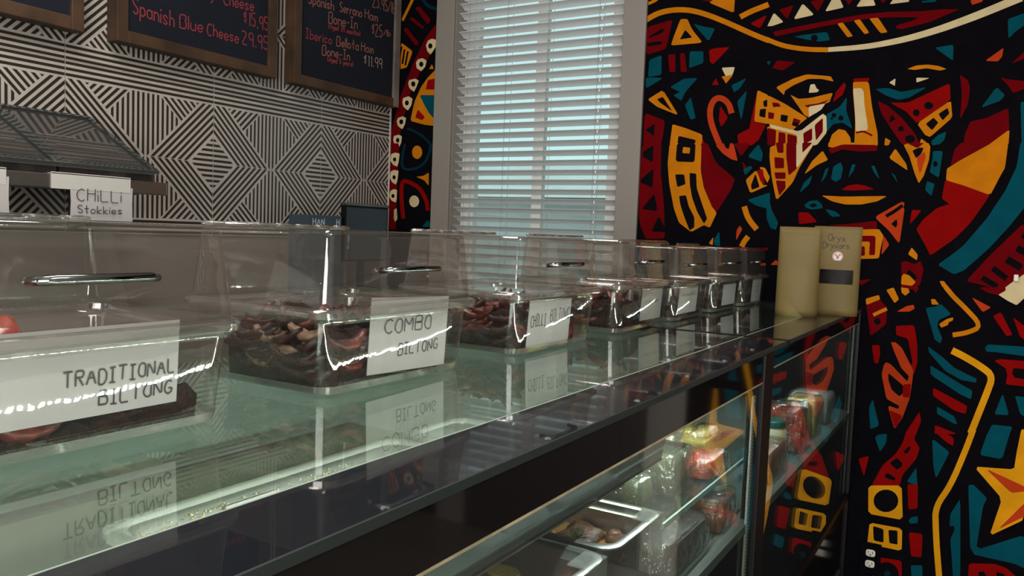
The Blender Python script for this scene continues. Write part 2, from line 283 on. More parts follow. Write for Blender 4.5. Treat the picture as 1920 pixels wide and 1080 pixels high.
def P(c, ox, oy, s, sm=1):
    pts = [tuple(float(t) for t in q.split(',')) for q in s.split()]; paint(c, chaikin([(ox + x / 4, oy + y / 4) for x, y in pts], sm))
def S(c, ox, oy, s, wd):
    pts = [tuple(float(t) for t in q.split(',')) for q in s.split()]
    for _ in range(2):
        q = [pts[0]]
        for a, b in zip(pts, pts[1:]): q += [(a[0] * .75 + b[0] * .25, a[1] * .75 + b[1] * .25), (a[0] * .25 + b[0] * .75, a[1] * .25 + b[1] * .75)]
        pts = q + [pts[-1]]
    l, r = [], []
    for i, p in enumerate(pts):
        a, b = pts[max(i - 1, 0)], pts[min(i + 1, len(pts) - 1)]; d = math.hypot(b[0] - a[0], b[1] - a[1]) or 1; n = (-(b[1] - a[1]) / d, (b[0] - a[0]) / d)
        ww = (wd if not isinstance(wd, tuple) else wd[0] + (wd[1] - wd[0]) * i / (len(pts) - 1)) / 2
        l.append((p[0] + n[0] * ww, p[1] + n[1] * ww)); r.append((p[0] - n[0] * ww, p[1] - n[1] * ww))
    poly = l + r[::-1]; paint(c, [(ox + x / 4, oy + y / 4) for x, y in poly])
def E(c, ox, oy, cx, cy, rx, ry=None, n=18):
    ry = ry or rx; paint(c, [(ox + (cx + rx * math.cos(2 * math.pi * i / n)) / 4, oy + (cy + ry * math.sin(2 * math.pi * i / n)) / 4) for i in range(n)])
def run(ox, oy, text):
    for ln in text.strip().splitlines():
        k, rest = ln.strip().split(' ', 1)
        if k[0] == 'S': wd, pts = rest.split(' ', 1); wd = tuple(float(t) for t in wd.split('-')) if '-' in wd else float(wd); S(k[1], ox, oy, pts, wd)
        elif k[0] == 'E': E(k[1], ox, oy, *[float(t) for t in rest.replace(',', ' ').split()])
        else: P(k[0], ox, oy, rest)
run(480, 0, '''SO 20 1178,-10 1140,70 1098,155
SU 26 1250,-10 1285,45 1365,72
D 1195,60 1228,48 1312,150 1288,184
D 1150,142 1172,128 1262,205 1250,218
D 1106,222 1132,208 1222,322 1200,346
D 1372,150 1372,300 1295,430 1240,520 1150,720 1090,960 1066,1090 1008,1090 1012,1000 1078,740 1178,480 1268,290
C 1290,305 1320,290 1355,300 1350,350 1310,410 1285,385 1275,340
EK 1308,345,16,20
C 1215,445 1250,436 1280,455 1270,500 1240,535 1205,510 1200,470
EK 1240,482,16,20
C 1150,600 1195,590 1222,605 1205,650 1185,690 1150,660 1142,625
EK 1180,630,16,20
C 1105,735 1145,722 1175,740 1165,790 1140,830 1105,800 1098,765
EK 1132,772,15,19
C 1065,885 1100,872 1126,885 1118,930 1098,970 1065,945 1056,910
EK 1090,914,15,19
C 1035,1020 1070,1010 1095,1022 1090,1070 1070,1110 1038,1080 1030,1050
EK 1063,1052,13,18
O 1088,318 1176,385 1132,505 1080,520
SK 16 1092,350 1075,440
SK 14 1115,370 1098,480
SK 14 1140,385 1120,490
O 1350,520 1350,945 1270,937 1158,907 1190,760 1240,650 1290,580
R 1290,600 1345,588 1350,672 1272,672
T 1228,713 1350,713 1350,905 1300,852 1255,772
R 1194,882 1215,820 1268,880 1245,902
O 1298,518 1320,482 1334,518
SU 18 1132,970 1150,966 1240,1010 1310,1080''')
run(480, 270, '''D 1003,-5 1075,-5 1062,250 1052,490 1050,640 998,640 998,300
C 1015,75 1045,65 1078,72 1070,140 1060,170 1030,158 1008,125
EK 1040,116,12,16
C 1012,205 1035,195 1070,200 1062,270 1050,305 1022,288 1004,250
EK 1036,250,12,16
C 1010,350 1035,338 1058,345 1056,410 1050,440 1018,425 1000,395
EK 1028,390,12,15
C 1035,495 1055,480 1062,560 1045,585 1034,560
SU 20 1118,0 1100,80 1092,175 1140,195 1220,180 1275,130 1305,60 1312,0
EO 1209,62,38,50
O 1202,247 1258,238 1297,214 1296,314 1262,272
SR 30 1105,560 1090,400 1095,272 1150,285 1225,325 1280,420 1290,500
EC 1187,430,37,44
T 1245,622 1290,568 1330,622''')
run(960, 0, '''SO 40 1005,150 1100,95 1220,72 1340,76 1460,108 1620,172 1800,255 1930,306
SO 22 1020,28 1060,12 1090,-6
O 1478,20 1530,-15 1672,-15 1665,98
D 1410,0 1500,-6 1490,14
SO 40 1712,128 1790,86 1925,34
D 1010,205 1206,145 1165,330 1150,368 1008,412
K 1030,272 1130,214 1144,228 1120,250 1030,288
K 1015,322 1122,308 1126,332 1015,350
O 1265,143 1316,143 1345,208 1365,240 1424,312 1410,322 1192,342 1215,270
K 1300,223 1354,282 1258,297
T 1360,178 1440,200 1524,214 1475,310
R 1786,177 1914,112 1860,213
R 1478,378 1520,362 1634,353 1570,420 1510,482 1485,465
T 1334,385 1436,385 1436,472 1328,512
T 1030,450 1122,413 1122,560 1020,580
D 1170,410 1225,405 1226,540 1182,540
D 1260,400 1296,398 1312,540 1267,540
C 1572,508 1672,503 1655,560 1605,575
O 1570,575 1660,560 1605,628 1590,600
T 1645,640 1760,585 1705,668 1665,692
T 1005,580 1134,585 1005,664
T 1186,655 1290,590 1394,585 1300,690 1272,757 1210,715 1262,690
O 1018,746 1132,675 1250,866 1090,802
K 1088,745 1132,726 1204,838 1112,770
T 1296,790 1342,728 1378,886 1340,898
SV 44 1648,850 1625,770 1560,728 1508,752 1482,830 1492,920 1530,1020 1565,1100
R 1562,793 1620,882 1570,954 1552,900
R 1498,637 1530,585 1552,637
T 1688,762 1764,676 1720,906
R 1780,965 1840,680 1850,680 1830,920 1790,968 1770,1000
O 1842,676 1925,715 1925,932 1818,912 1826,800
K 1884,760 1925,742 1925,802 1888,800
K 1860,820 1906,814 1900,884 1854,872
R 1690,1010 1790,960 1832,918 1905,938 1850,1050 1800,1090 1700,1090
D 996,846 1148,905 1132,1020 1116,1090 982,1090
K 1000,972 1072,928 1066,1024
O 1204,932 1300,960 1428,1010 1426,1090 1183,1090 1195,1000
K 1248,1018 1378,1050 1372,1090 1240,1090
R 1428,1040 1455,1090 1422,1090''')
run(960, 270, '''D 978,-5 1122,-5 1115,200 1130,350 1140,460 1148,710 990,710 952,560 958,280
K 982,60 1062,8 1056,138 982,96
K 966,265 1062,183 1056,328 966,290
K 972,488 1068,372 1092,504
K 1046,655 1100,542 1150,630 1148,662
K 940,555 1004,712 940,700
D 1418,-5 1468,-5 1530,140 1672,262 1650,330 1530,520 1450,370 1420,200
O 1183,-5 1422,-5 1416,200 1440,330 1500,470 1536,518 1484,628 1440,608 1345,660 1252,590 1214,480 1180,300 1168,150
K 1238,-5 1378,-5 1370,137 1228,132
O 1284,22 1338,28 1332,72 1278,68
K 1224,228 1292,228 1302,302 1240,324
K 1332,217 1382,222 1386,330 1430,460 1464,560 1440,598 1390,510 1350,400 1334,300
K 1253,390 1306,384 1325,465 1368,550 1368,625 1332,648 1290,540 1264,460
V 1528,10 1590,-5 1662,-5 1693,128 1640,112 1580,70
K 1588,-5 1638,-5 1626,38 1604,30
D 1662,-5 1792,-5 1720,93
T 1768,96 1850,0 1882,70 1872,134
T 1733,192 1790,163 1804,180 1750,234
D 1728,132 1764,178 1740,192
O 1752,270 1832,196 1882,308 1920,310 1788,369
K 1792,312 1826,222 1858,322 1800,344
O 1856,172 1898,178 1935,250 1915,294
R 1836,198 1882,188 1898,304 1865,282
T 1766,420 1900,375 1935,365 1935,490 1830,462
SO 42 1742,468 1770,560 1836,640
SO 40 1722,770 1742,730 1772,694
V 1686,645 1710,612 1728,640 1680,724
T 1512,722 1555,655 1562,766 1518,758
O 1476,745 1510,698 1506,760
D 1560,770 1720,775 1920,778 1920,800 1560,800''')
run(1440, 0, '''SO 36 -10,294 60,325 150,352 300,372 458,374
SC 34-62 452,373 700,355 860,330 1050,290 1250,232 1400,180 1600,105 1900,-20
C -5,197 45,96 118,166 30,196
C 192,147 260,26 348,112
C 428,88 480,-5 540,-5 568,57
C 662,52 700,-5 790,-5 808,42
C 912,32 940,-5 1058,-5 1058,14
D 82,74 193,38 145,143
D 316,10 424,-5 375,88
D 578,-5 642,-5 605,38
D 838,-5 892,-5 865,24
D 36,240 200,205 450,155 700,110 900,90 1150,85 1300,70 1440,70 1330,115 1200,170 1000,220 958,210 965,190 1080,158 1130,130 900,130 700,147 450,192 200,242 58,274
T 196,275 270,262 442,240 466,302 380,312 290,297
EK 348,286,26
O 520,178 562,170 638,272 597,280
O 643,155 690,146 760,246 725,257
O 760,140 826,133 898,242 845,250
V 1518,2 1618,-5 1602,15 1530,37
T 1798,145 1925,98 1925,190 1865,230 1803,290
T 1148,10 1262,-5 1256,15 1160,20
T 1250,358 1392,335 1387,455 1330,415
V 1628,457 1768,358 1755,425 1725,461
D 1826,478 1925,385 1925,440
O 1045,518 1110,492 1200,485 1280,495 1340,518 1290,530 1190,512 1100,525
D 32,512 70,453 208,467 110,530
T -10,462 22,458 5,490
O 60,655 190,590 290,558 470,572 494,612 400,592 300,592 190,640 128,680 120,714
C 318,635 350,630 366,665 384,675 370,692 306,697
O 167,710 230,742 320,735 488,695 460,770 306,800 310,884 270,860 230,800
D 272,790 380,775 466,745 400,790 300,808
C 304,800 432,776 400,822 308,884
R 487,768 510,690 572,618 586,645 560,710
T 436,860 540,800 592,726 587,830 634,966 560,920 490,930 443,986
EK 495,865,18
EK 547,886,20
EK 478,890,10
O 638,615 756,613 780,800 800,900 822,1000 824,1090 648,1090 655,900 638,700
C 638,663 700,661 719,690 723,780 752,972 660,992 650,800
SD 14 660,996 710,984 745,998 782,1018
R 640,590 760,585 755,612 642,616
O 452,1090 480,1010 530,968 580,978 617,1030 624,1090
O -5,712 130,780 303,890 215,988 -5,936
D 33,768 80,773 98,800 38,804
D 2,840 48,848 42,894 2,890
K 98,858 152,868 142,918 92,907
D 193,884 248,904 220,952 178,937
K 190,915 235,925 215,952 180,940
SK 40 205,985 300,905 405,845
O -5,940 232,1000 240,1090 -5,1090
D -5,960 62,975 57,1090 -5,1090
D 80,988 132,1000 132,1090 75,1090
D 145,1003 216,1022 216,1090 145,1090
C 12,932 238,988 412,852 438,872 442,992 366,1090 222,1090 218,1010 20,958
D 264,1000 332,960 332,1050 270,1082
D 350,938 412,884 412,988 360,1056
T 806,668 900,660 1000,690 1195,653 1060,732 980,750 880,715
C 908,620 957,588 952,645
C 1113,583 1214,586 1113,620
R 916,770 1050,770 1200,700 1362,625 1370,750 1120,928 1040,840
EK 1112,846,25,27
EK 1205,793,35,28
O 1118,927 1372,752 1383,882 1215,1028 1178,1012
K 1183,930 1242,882 1278,920 1230,978
K 1278,855 1347,810 1361,850 1310,904
D 823,757 900,795 1000,880 1100,1000 1143,1090 1010,1090 920,960 850,850
K 903,922 930,857 958,896
EK 997,966,22
EK 1066,1042,38,30
O 873,1090 880,1033 920,1056 905,1090
O 1133,1090 1150,1038 1194,1074
T 1220,1064 1280,1010 1338,987 1322,1052 1280,1086
D 1440,560 1500,603 1515,660 1500,780 1440,900 1455,700
D 1742,583 1830,600 1925,608 1925,667 1840,698 1800,640
T 1596,810 1715,652 1778,715 1740,757
D 1518,912 1640,885 1803,808 1810,978 1670,1080 1465,1090 1478,1000
O 1812,970 1803,1090 1650,1090
T 1894,768 1925,762 1925,1090 1902,1090''')
run(1440, 270, '''O 16,20 150,-10 352,-10 240,170 185,290 63,424 28,250 12,100
D 48,98 120,106 122,182 53,184
D 48,213 132,213 132,262 58,262
D 58,273 132,278 132,332 84,390
D 58,-10 117,-10 117,67 73,67
D 138,-10 217,-10 217,185 155,238 138,100
C 213,-10 350,-10 213,190
D 258,-10 335,-10 258,68
O 272,228 330,130 410,50 451,120 370,157
O 453,-10 640,-10 822,-10 818,40 780,52 453,25
D 453,38 560,3 822,8 817,52 680,57 560,40 473,74
T 473,262 490,170 545,137 563,180 547,260 510,284
T 237,368 270,290 333,233 312,300
T 398,293 430,190 458,175 437,240
T 603,253 630,153 658,153 642,200
T 773,163 800,163 838,265 800,220
T 922,213 955,238 972,293
R 550,342 600,312 670,302 730,312 800,341 700,346 600,349
O 400,386 560,395 896,390 820,430 700,454 580,454 480,430
T 272,460 310,428 370,423 402,450 412,482 330,492 288,480
K 308,456 350,444 372,465 330,477
T 428,488 500,503 549,541 480,547
T -10,415 15,440 30,500 77,590 60,644 20,632 -10,560
R 228,513 302,513 372,586 233,602
D 448,607 600,600 812,577 818,632 690,642 600,622
O 640,643 832,637 868,690 843,790 832,858 640,864
D 660,688 808,688 803,833 758,833 765,732 660,732
D 640,768 727,768 727,838 640,838
V 868,688 911,756 850,834
O 1018,8 1060,-8 1202,-8 1218,20 1208,120 1168,240 1131,296 1100,220 1060,90
V 1118,95 1177,58 1183,100 1152,200 1136,219 1120,150
K 1083,50 1130,28 1168,28 1152,70 1110,108
D 1038,-8 1172,-8 1120,32
O 908,105 955,33 1037,150 1047,199
T 1238,53 1312,53 1282,254 1213,211 1235,100
EK 1255,150,17,22
T 1193,278 1250,300 1226,391 1178,346
T 1218,-8 1308,-8 1240,12
R 1330,265 1470,310 1663,375 1640,420 1520,590 1400,710 1218,838 1180,760 1112,640 1160,570 1268,480 1362,450 1303,410
O 1342,185 1395,152 1465,108 1672,-8 1802,-8 1777,180 1742,240 1667,384 1465,310 1335,272
D 1368,165 1400,40 1450,-10 1680,-8 1465,110
T 1892,-8 1930,-8 1930,470 1800,630 1650,790 1470,948 1395,978 1272,906 1400,815 1470,757 1640,560 1780,350 1865,170
K 1395,720 1470,640 1520,660 1440,780 1390,815
T 1272,906 1400,815 1470,757 1500,920 1395,978
D 1930,580 1650,850 1486,1027 1620,1062 1740,1095 1870,1085 1930,980
SK 42 1605,1000 1650,1030 1720,1070
SK 46 1685,930 1735,970 1790,1010
SK 56 1790,865 1845,895 1900,930
SK 52 1865,780 1925,812 1960,830
SK 40 1905,685 1960,710 1990,730
C 1755,1095 1840,1030 1900,990 1930,970 1930,1095
V 813,540 1000,435 1024,440 1016,480 1024,490 986,750 905,647 813,562
SK 26 885,542 950,505 1010,460
K 923,600 965,562 972,600 960,629
R 1063,602 1080,493 1151,497 1102,562
O 1050,827 1078,775 1123,830 1117,873
D 998,890 1030,878 1100,900 1142,878 1168,940 1142,1050 1100,1090 998,1090 1003,960
SK 36 1045,958 1075,975 1108,1015
O 1003,990 1020,973 1060,985 1108,1035 1080,1063 998,1052
O 1287,1028 1320,1028 1364,1090 1308,1072
D 678,1022 775,1013 700,1063
V 20,905 60,868 94,905 40,908''')
run(1440, 540, '''O 733,80 832,52 842,85 738,127
D 738,127 842,88 893,150 887,270 768,364 750,220
SO 26 790,203 840,178 892,156
EK 820,250,26
O 887,15 942,-5 983,85 950,113
O 998,-5 1052,3 1063,30 1030,58 1003,35
D 1078,-5 1134,-5 1110,38
V 965,177 1040,135 1093,126 1100,155 1060,177
T 1182,150 1250,140 1300,120 1374,197 1280,240 1270,290 1308,380 1292,415 1250,387 1220,280
O 1223,83 1252,83 1283,124 1228,124
O 1283,270 1340,233 1388,220 1388,242 1355,257 1350,277 1300,297
SO 36 1330,-10 1395,70 1470,140 1605,285 1500,335 1385,352
SY 52 1380,468 1470,512 1600,590 1688,660 1640,790 1580,940 1520,1090
R 958,283 1097,278 1120,420 1120,560 1096,646 1060,600 1085,560 1050,380 962,352
V 922,406 960,408 1005,450 1092,620 1082,700 1062,830 1010,968 950,1060 903,900 908,883 975,907 987,885 888,830 853,650 868,580 885,557 920,570 1045,702 1057,660 1000,600 948,480
K 903,636 1018,735 1012,790 985,813 928,762 903,690
R 908,913 1008,958 955,1060
R 1013,723 1073,718 1062,823 1010,817
R 778,428 837,428 841,500 827,564 798,564
T 1202,438 1300,510 1400,600 1564,680 1562,709 1450,690 1330,622 1207,482
T 1217,578 1395,690 1533,770 1523,834 1450,802 1222,652
R 1238,747 1395,830 1494,885 1482,944 1395,917 1238,807
T 1267,888 1395,960 1420,1020 1395,1018 1268,942
R 1252,1028 1300,1045 1420,1095 1250,1095
T 757,900 785,831 834,1032 768,1059
R 1025,1095 1137,926 1148,1000 1110,1095
V 1526,68 1674,146 1610,181
R 1686,210 1747,180 1834,352 1790,361
R 1837,218 1930,290 1930,395 1890,362
D 1580,-5 1790,-5 1772,40 1735,57 1640,32
C 1727,50 1782,20 1782,-10 1930,-10 1930,68 1865,129 1800,97
T 1626,450 1650,423 1930,440 1930,512 1720,482 1640,477
R 1696,545 1740,533 1930,548 1930,608 1842,600 1830,640 1850,672 1930,686 1930,739 1783,722 1795,650 1780,600
T 1697,948 1760,790 1808,953
T 1852,808 1930,818 1930,970 1890,942
T 1645,1095 1680,1023 1834,1040 1812,1095''')
run(1440, 810, '''T 803,40 825,20 893,13 887,80 840,149
R 677,200 758,178 720,335
R 1040,-10 1122,-10 1095,50 1138,120 1112,200 1010,320 988,400 775,400 860,250 960,160 1010,80
K 1013,150 1060,103 1073,120 1040,164
K 912,230 970,193 1008,235 1002,260 965,283
K 875,320 900,306 958,345 947,366 880,342
T 1040,372 1112,265 1122,400
T 1232,47 1354,145 1354,165 1260,350 1240,250
R 1248,-5 1310,-5 1394,45 1388,104 1340,77
SY 46 1540,-20 1480,140 1370,400 1255,560 1258,720 1268,900 1285,1100
Y 753,400 1003,400 1011,659 753,612
EK 885,515,93,85
Y 763,678 1007,723 1003,892 745,836
K 788,703 867,728 867,829 793,812
K 903,733 972,738 972,844 910,832
R 1046,390 1124,390 1122,572 1053,580
T 1053,665 1075,638 1123,630 1123,682 1070,687
R 1056,750 1160,763 1152,938 1073,932
T 1070,998 1158,998 1158,1095 1078,1095
R 790,933 1003,963 1003,1095 785,1095
EK 885,1070,98,96
EU 895,1062,24,24
T 1367,615 1443,496 1443,1095 1388,1095 1368,800 1397,740 1397,705 1362,705
T 1502,398 1540,393 1643,495 1612,560 1560,884 1930,768 1930,1024 1850,987 1518,912
Y 1545,258 1845,280 1865,150 1900,-20 1930,-20 1930,652 1660,779 1755,500
V 1630,272 1930,410 1930,444 1825,457
V 1725,729 1930,525 1930,629
T 1587,172 1650,-5 1818,-5 1756,203
R 1507,983 1700,988 1790,1020 1874,1095 1500,1095
K 1578,1048 1620,1043 1644,1095 1578,1095
K 1713,1048 1770,1063 1786,1095 1713,1095''')
DOORY = -0.236
# the mural runs on along the wall past the picture's right edge, up to a door that shows in the case's glossy front
for c, wpts, off in list(SHAPES):
    ys = [p[0] for p in wpts]; zs_ = [p[1] for p in wpts]
    if max(ys) < 0.56 and min(-0.30 - y for y in ys) > DOORY + 0.005: MUR[c].add([(XW - off, -0.30 - y, z) for y, z in wpts][::-1], [tuple(range(len(wpts)))])
    if min(zs_) > ZC + 0.56 and max(ys) < 1.34: MUR[c].add([(XW - off - 0.0012, y, 2 * (ZC + 1.0) - z) for y, z in wpts][::-1], [tuple(range(len(wpts)))])
NM = dict(R='red', D='deep_red', V='vermilion', O='orange', Y='golden_yellow', T='teal', U='dark_teal', C='cream', K='black')
for k, gg in MUR.items():
    mm = mat('mural_' + NM[k], COL[k] + (1,), 0.9, spec=0.04, noise=0.16, nscale=14)
    o = put('mural_paint', gg, mm, wall_right); o['label'] = NM[k].replace('_', ' ') + ' painted shapes of the wall mural'
dr = struct(put('door_1', G().box(XW - 0.030, XW - 0.001, DOORY - 1.10, DOORY - 0.171, 0.01, 2.15, 0.004), M['door_brown']))
put('casing', G().box(XW - 0.022, XW, DOORY - 0.17, DOORY, 0, 2.32, 0.003), M['casing'], dr); put('casing', G().box(XW - 0.022, XW, DOORY - 1.27, DOORY - 1.101, 0, 2.32, 0.003), M['casing'], dr); put('casing', G().box(XW - 0.022, XW, DOORY - 1.10, DOORY - 0.171, 2.155, 2.32, 0.003), M['casing'], dr)
for z0_, z1_ in ((0.2, 0.95), (1.15, 2.0)): put('door_panel', G().box(XW - 0.036, XW - 0.029, DOORY - 1.0, DOORY - 0.28, z0_, z1_, 0.004), M['door_brown'], dr)
put('door_knob', G().ell((XW - 0.06, DOORY - 0.235, 1.0), 0.026, 0.028, 0.028, 12, 8).tube([(XW - 0.03, DOORY - 0.235, 1.0), (XW - 0.05, DOORY - 0.235, 1.0)], 0.012, 8), M['chrome'], dr, 'all')
# ---------------------------------------------------------------- window, casing, sash
wz0, wz1 = WZ0, WZ1
g = G()
win = struct(put('window_1', G().box(XW + 0.09, XW + 0.14, WY0, 1.545, wz0, wz1, 0.004).box(XW + 0.09, XW + 0.14, 2.27, WY1, wz0, wz1, 0.004).box(XW + 0.09, XW + 0.14, 1.545, 2.27, wz0, wz0 + 0.06).box(XW + 0.09, XW + 0.14, 1.545, 2.27, wz1 - 0.06, wz1), M['sash']))
put('mullion', G().box(XW + 0.095, XW + 0.135, 1.883, 1.937, wz0 + 0.06, wz1 - 0.06, 0.004), M['sash'], win)
for a, b in ((1.545, 1.883), (1.937, 2.27)): put('pane', G().box(XW + 0.112, XW + 0.117, a, b, wz0 + 0.06, wz1 - 0.06), M['glass'], win)
for a, b, c, d in ((1.345, WY0, wz0 - 0.1, wz1 + 0.1), (WY1, 2.45, wz0 - 0.1, wz1 + 0.1), (WY0, WY1, wz0 - 0.1, wz0), (WY0, WY1, wz1, wz1 + 0.1)):
    put('casing', G().box(XW - 0.016, XW + 0.0, a, b, c, d, 0.003), M['casing'], win)
put('reveal', G().box(XW, XW + 0.09, WY0, WY0 + 0.006, wz0, wz1).box(XW, XW + 0.09, WY1 - 0.006, WY1, wz0, wz1).box(XW, XW + 0.09, WY0, WY1, wz0, wz0 + 0.006).box(XW, XW + 0.09, WY0, WY1, wz1 - 0.006, wz1), M['casing'], win)
# blind
PITCH = 0.04485; top = ZC + 1.0133
bl = thing('window_blind', (XW + 0.03, 1.9, wz1 - 0.02), 'white horizontal slat blind hanging in the tall window', 'blind')
put('headrail', G().box(-0.02, 0.045, -0.44, 0.43, -0.05, 0.0, 0.004), M['slat'], bl)
th = math.radians(27); wd = 0.047
def slat_g():
    g = G(); n = 4; R = []
    for i in range(n + 1):
        t = i / n; bow = 0.0025 * math.sin(math.pi * t); x = -0.018 + wd * t * math.cos(th) + bow * math.sin(th); z = -wd * t * math.sin(th) + bow * math.cos(th)
        R.append((x, z))
    prof = [(x, z) for x, z in R] + [(x + 0.0012, z - 0.0022) for x, z in R[::-1]]
    a = [(x, -0.438, z) for x, z in prof]; b = [(x, 0.430, z) for x, z in prof]; g.rings([a, b], True, True); return g
s0 = None; zk = top + PITCH * 9
lowest = None
while zk > wz0 + 0.03:
    if zk < wz1 - 0.08:
        if s0 is None: s0 = put('slat', slat_g(), M['slat'], bl); o = s0
        else: o = s0.copy(); C.objects.link(o)
        o.location = (0, 0, zk - (wz1 - 0.02)); lowest = zk
    zk -= PITCH
put('bottom_rail', G().box(-0.018, 0.026, -0.438, 0.43, wz0 + 0.01 - (wz1 - 0.02), wz0 + 0.03 - (wz1 - 0.02), 0.003), M['slat'], bl)
for yy in (0.37, 0.15, -0.07, -0.325):
    g = G(); g.tube([(-0.021, yy, -0.05), (-0.021, yy, lowest - (wz1 - 0.02))], 0.0011, 5); g.tube([(0.032, yy, -0.05), (0.032, yy, lowest - (wz1 - 0.02) - 0.03)], 0.0011, 5)
    put('ladder_cord', g, M['cord'], bl)
zz = top + PITCH * 6; k0 = None
while zz > lowest:
    if k0 is None: k0 = put('cord_clip', G().box(-0.0235, -0.020, -0.342, -0.336, -0.018, -0.006, 0.001), M['clip'], bl); o = k0
    else: o = k0.copy(); C.objects.link(o)
    o.location = (0, 0, zz - (wz1 - 0.02)); zz -= PITCH
# low house outside, seen between the slats
hb = thing('neighbour_house', (13, 4.5, 0), 'pale rendered house outside behind the window blind', 'house')
put('wall', G().box(0, 4, -6, 7, 0, 2.1), M['house'], hb); put('roof', G().add([(-0.4, -6.4, 2.1), (-0.4, 7.4, 2.1), (4.4, 7.4, 2.1), (4.4, -6.4, 2.1), (2, -6.4, 2.9), (2, 7.4, 2.9)], [(0, 1, 5, 4), (2, 3, 4, 5), (0, 4, 3), (1, 2, 5), (3, 2, 1, 0)]), M['house'], hb)
struct(put('ground', G().box(-40, 40, -40, 40, -0.3, -0.12), M['asphalt']))
# ---------------------------------------------------------------- chalkboards
def board(x0, x1, label, gm, lines, right=None):
    zb, zt, y0, y1 = ZC + 0.613, ZC + 1.52, 2.668, 2.7295; cx = (x0 + x1) / 2; fw = 0.043
    t = thing('chalkboard', (cx, y1, zb), label, 'chalkboard', 'chalkboards on the tiled wall'); a, b = x0 - cx, x1 - cx; d0 = y0 - y1; h = zt - zb
    put('slate', G().box(a + fw - 0.003, b - fw + 0.003, d0 + 0.012, -0.001, fw - 0.003, h - fw + 0.003), M['slate'], t)
    put('frame_rail', G().box(a, a + fw, d0, 0, 0, h, 0.003), M[gm], t); put('frame_rail', G().box(b - fw, b, d0, 0, 0, h, 0.003), M[right or gm], t)
    put('frame_rail', G().box(a + fw, b - fw, d0, 0, 0, fw, 0.003), M[gm], t); put('frame_rail', G().box(a + fw, b - fw, d0, 0, h - fw, h, 0.003), M[gm], t)
    for txt, cap, (px0, py0), (px1, py1), c in lines:
        u0, v0 = onY(px0, py0, y0 + 0.012); u1, v1 = onY(px1, py1, y0 + 0.012); wdt = twidth(txt, cap); g = G()
        sl = (v1 - v0) / (u1 - u0)
        script(g, txt, cap, u0, v0, lambda u, v: (u - cx, d0 + 0.0113, v + sl * (u - u0) - zb), 0.0040, wide=(u1 - u0) / wdt, jit=.13); put('chalk_writing', g, M[c], t)
board(0.88, 1.620, 'chalkboard with wooden frame at the upper left corner, no writing visible', 'frame_wood', [])
board(1.738, 2.463, 'wood-framed chalkboard listing Spanish Blue Cheese in red chalk', 'frame_wood', [
    ('Spanish', 0.058, (247, 24), (330, 52), 'chalk_red'), ('Blue', 0.050, (337, 52), (384, 62), 'chalk_red'), ('Cheese', 0.048, (388, 66), (450, 82), 'chalk_red'), ('29.95', 0.055, (453, 82), (505, 96), 'chalk_red'),
    ('$15.95', 0.055, (455, 45), (505, 60), 'chalk_red'), ('y', 0.05, (395, -3), (408, 0), 'chalk_red'), ('Cheese', 0.048, (419, 9), (478, 22), 'chalk_red')])
board(2.562, 3.281, 'chalkboard with right edge coloured as window-lit, listing Spanish Serrano and Iberico Bellota Ham', 'frame_wood', [
    ('Spanish', 0.045, (577, 6), (628, 20), 'chalk_pink'), ('Serrano', 0.045, (636, 22), (680, 33), 'chalk_pink'), ('Ham', 0.043, (684, 34), (710, 42), 'chalk_pink'), ('23.95/lb', 0.052, (698, 13), (742, 26), 'chalk_pink'),
    ('Bone-In', 0.050, (616, 43), (672, 55), 'chalk_pink'), ('(Aged 24 months)', 0.022, (616, 53), (676, 68), 'chalk_red'), ('$25', 0.060, (696, 66), (718, 71), 'chalk_pink'), ('/lb', 0.03, (719, 66), (733, 69), 'chalk_pink'),
    ('Iberico', 0.042, (573, 71), (624, 84), 'chalk_red'), ('Bellota', 0.044, (631, 86), (674, 95), 'chalk_pink'), ('Ham', 0.040, (677, 95), (702, 101), 'chalk_pink'),
    ('Bone-In', 0.044, (604, 103), (658, 114), 'chalk_pink'), ('(Aged 5 years)', 0.022, (614, 115), (663, 125), 'chalk_red'), ('$11.99', 0.050, (681, 122), (718, 130), 'chalk_pale')], 'frame_lit')  # right rail paler: window light put into its wood colour
# ---------------------------------------------------------------- glass display case
def putw(name, g, mats, parent, smooth=False):
    root = parent
    while root.parent: root = root.parent
    l = root.location; g.v = [(x - l.x, y - l.y, z - l.z) for x, y, z in g.v]; return put(name, g, mats, parent, smooth)
YF, YB, ZT = 0.42, 1.14, ZC - 0.236
r = lambda z: ZC + z
CX0, CXM, CX1 = -0.75, 1.86, 3.268
case = thing('display_case', (1.3, YF, 0), 'long glass-topped display case with black header running beside the wall', 'display case')
SEAM = 2.03
for a, b in ((CX0, SEAM - 0.012), (SEAM + 0.012, CX1)):
    gt = putw('glass_top', G().box(a, b, 0.527, YB, ZT - 0.010, ZT), M['glass_top'], case)
    putw('border_strip', G().box(a, b, YF + 0.003, 0.527, ZT - 0.0016, ZT), M['frit'], case)
    putw('front_edge', G().box(a, b, YF, YF + 0.003, ZT - 0.010, ZT), M['edge_dark'], case)
    putw('inner_edge', G().box(a, b, 0.527, 0.5288, ZT, ZT + 0.0004), M['glass_edge'], case)
putw('seam_strip', G().box(SEAM - 0.012, SEAM + 0.012, YF, YB, ZT - 0.012, ZT + 0.001, 0.001), M['black_satin'], case)
for a, b, zh in ((CX0, 1.80, -0.306), (1.88, CX1, -0.284)):
    putw('header_panel', G().box(a, b, YF + 0.002, YF + 0.03, r(zh), ZT - 0.0105), M['black'], case)
    fg = putw('front_glass', G().box(a, b, YF + 0.004, YF + 0.010, r(-0.93), r(zh) - 0.003), M['glass'], case)
    putw('glass_rim', G().box(a, b, YF + 0.002, YF + 0.012, r(zh) - 0.004, r(zh) - 0.0005), M['glass_rim'], fg)
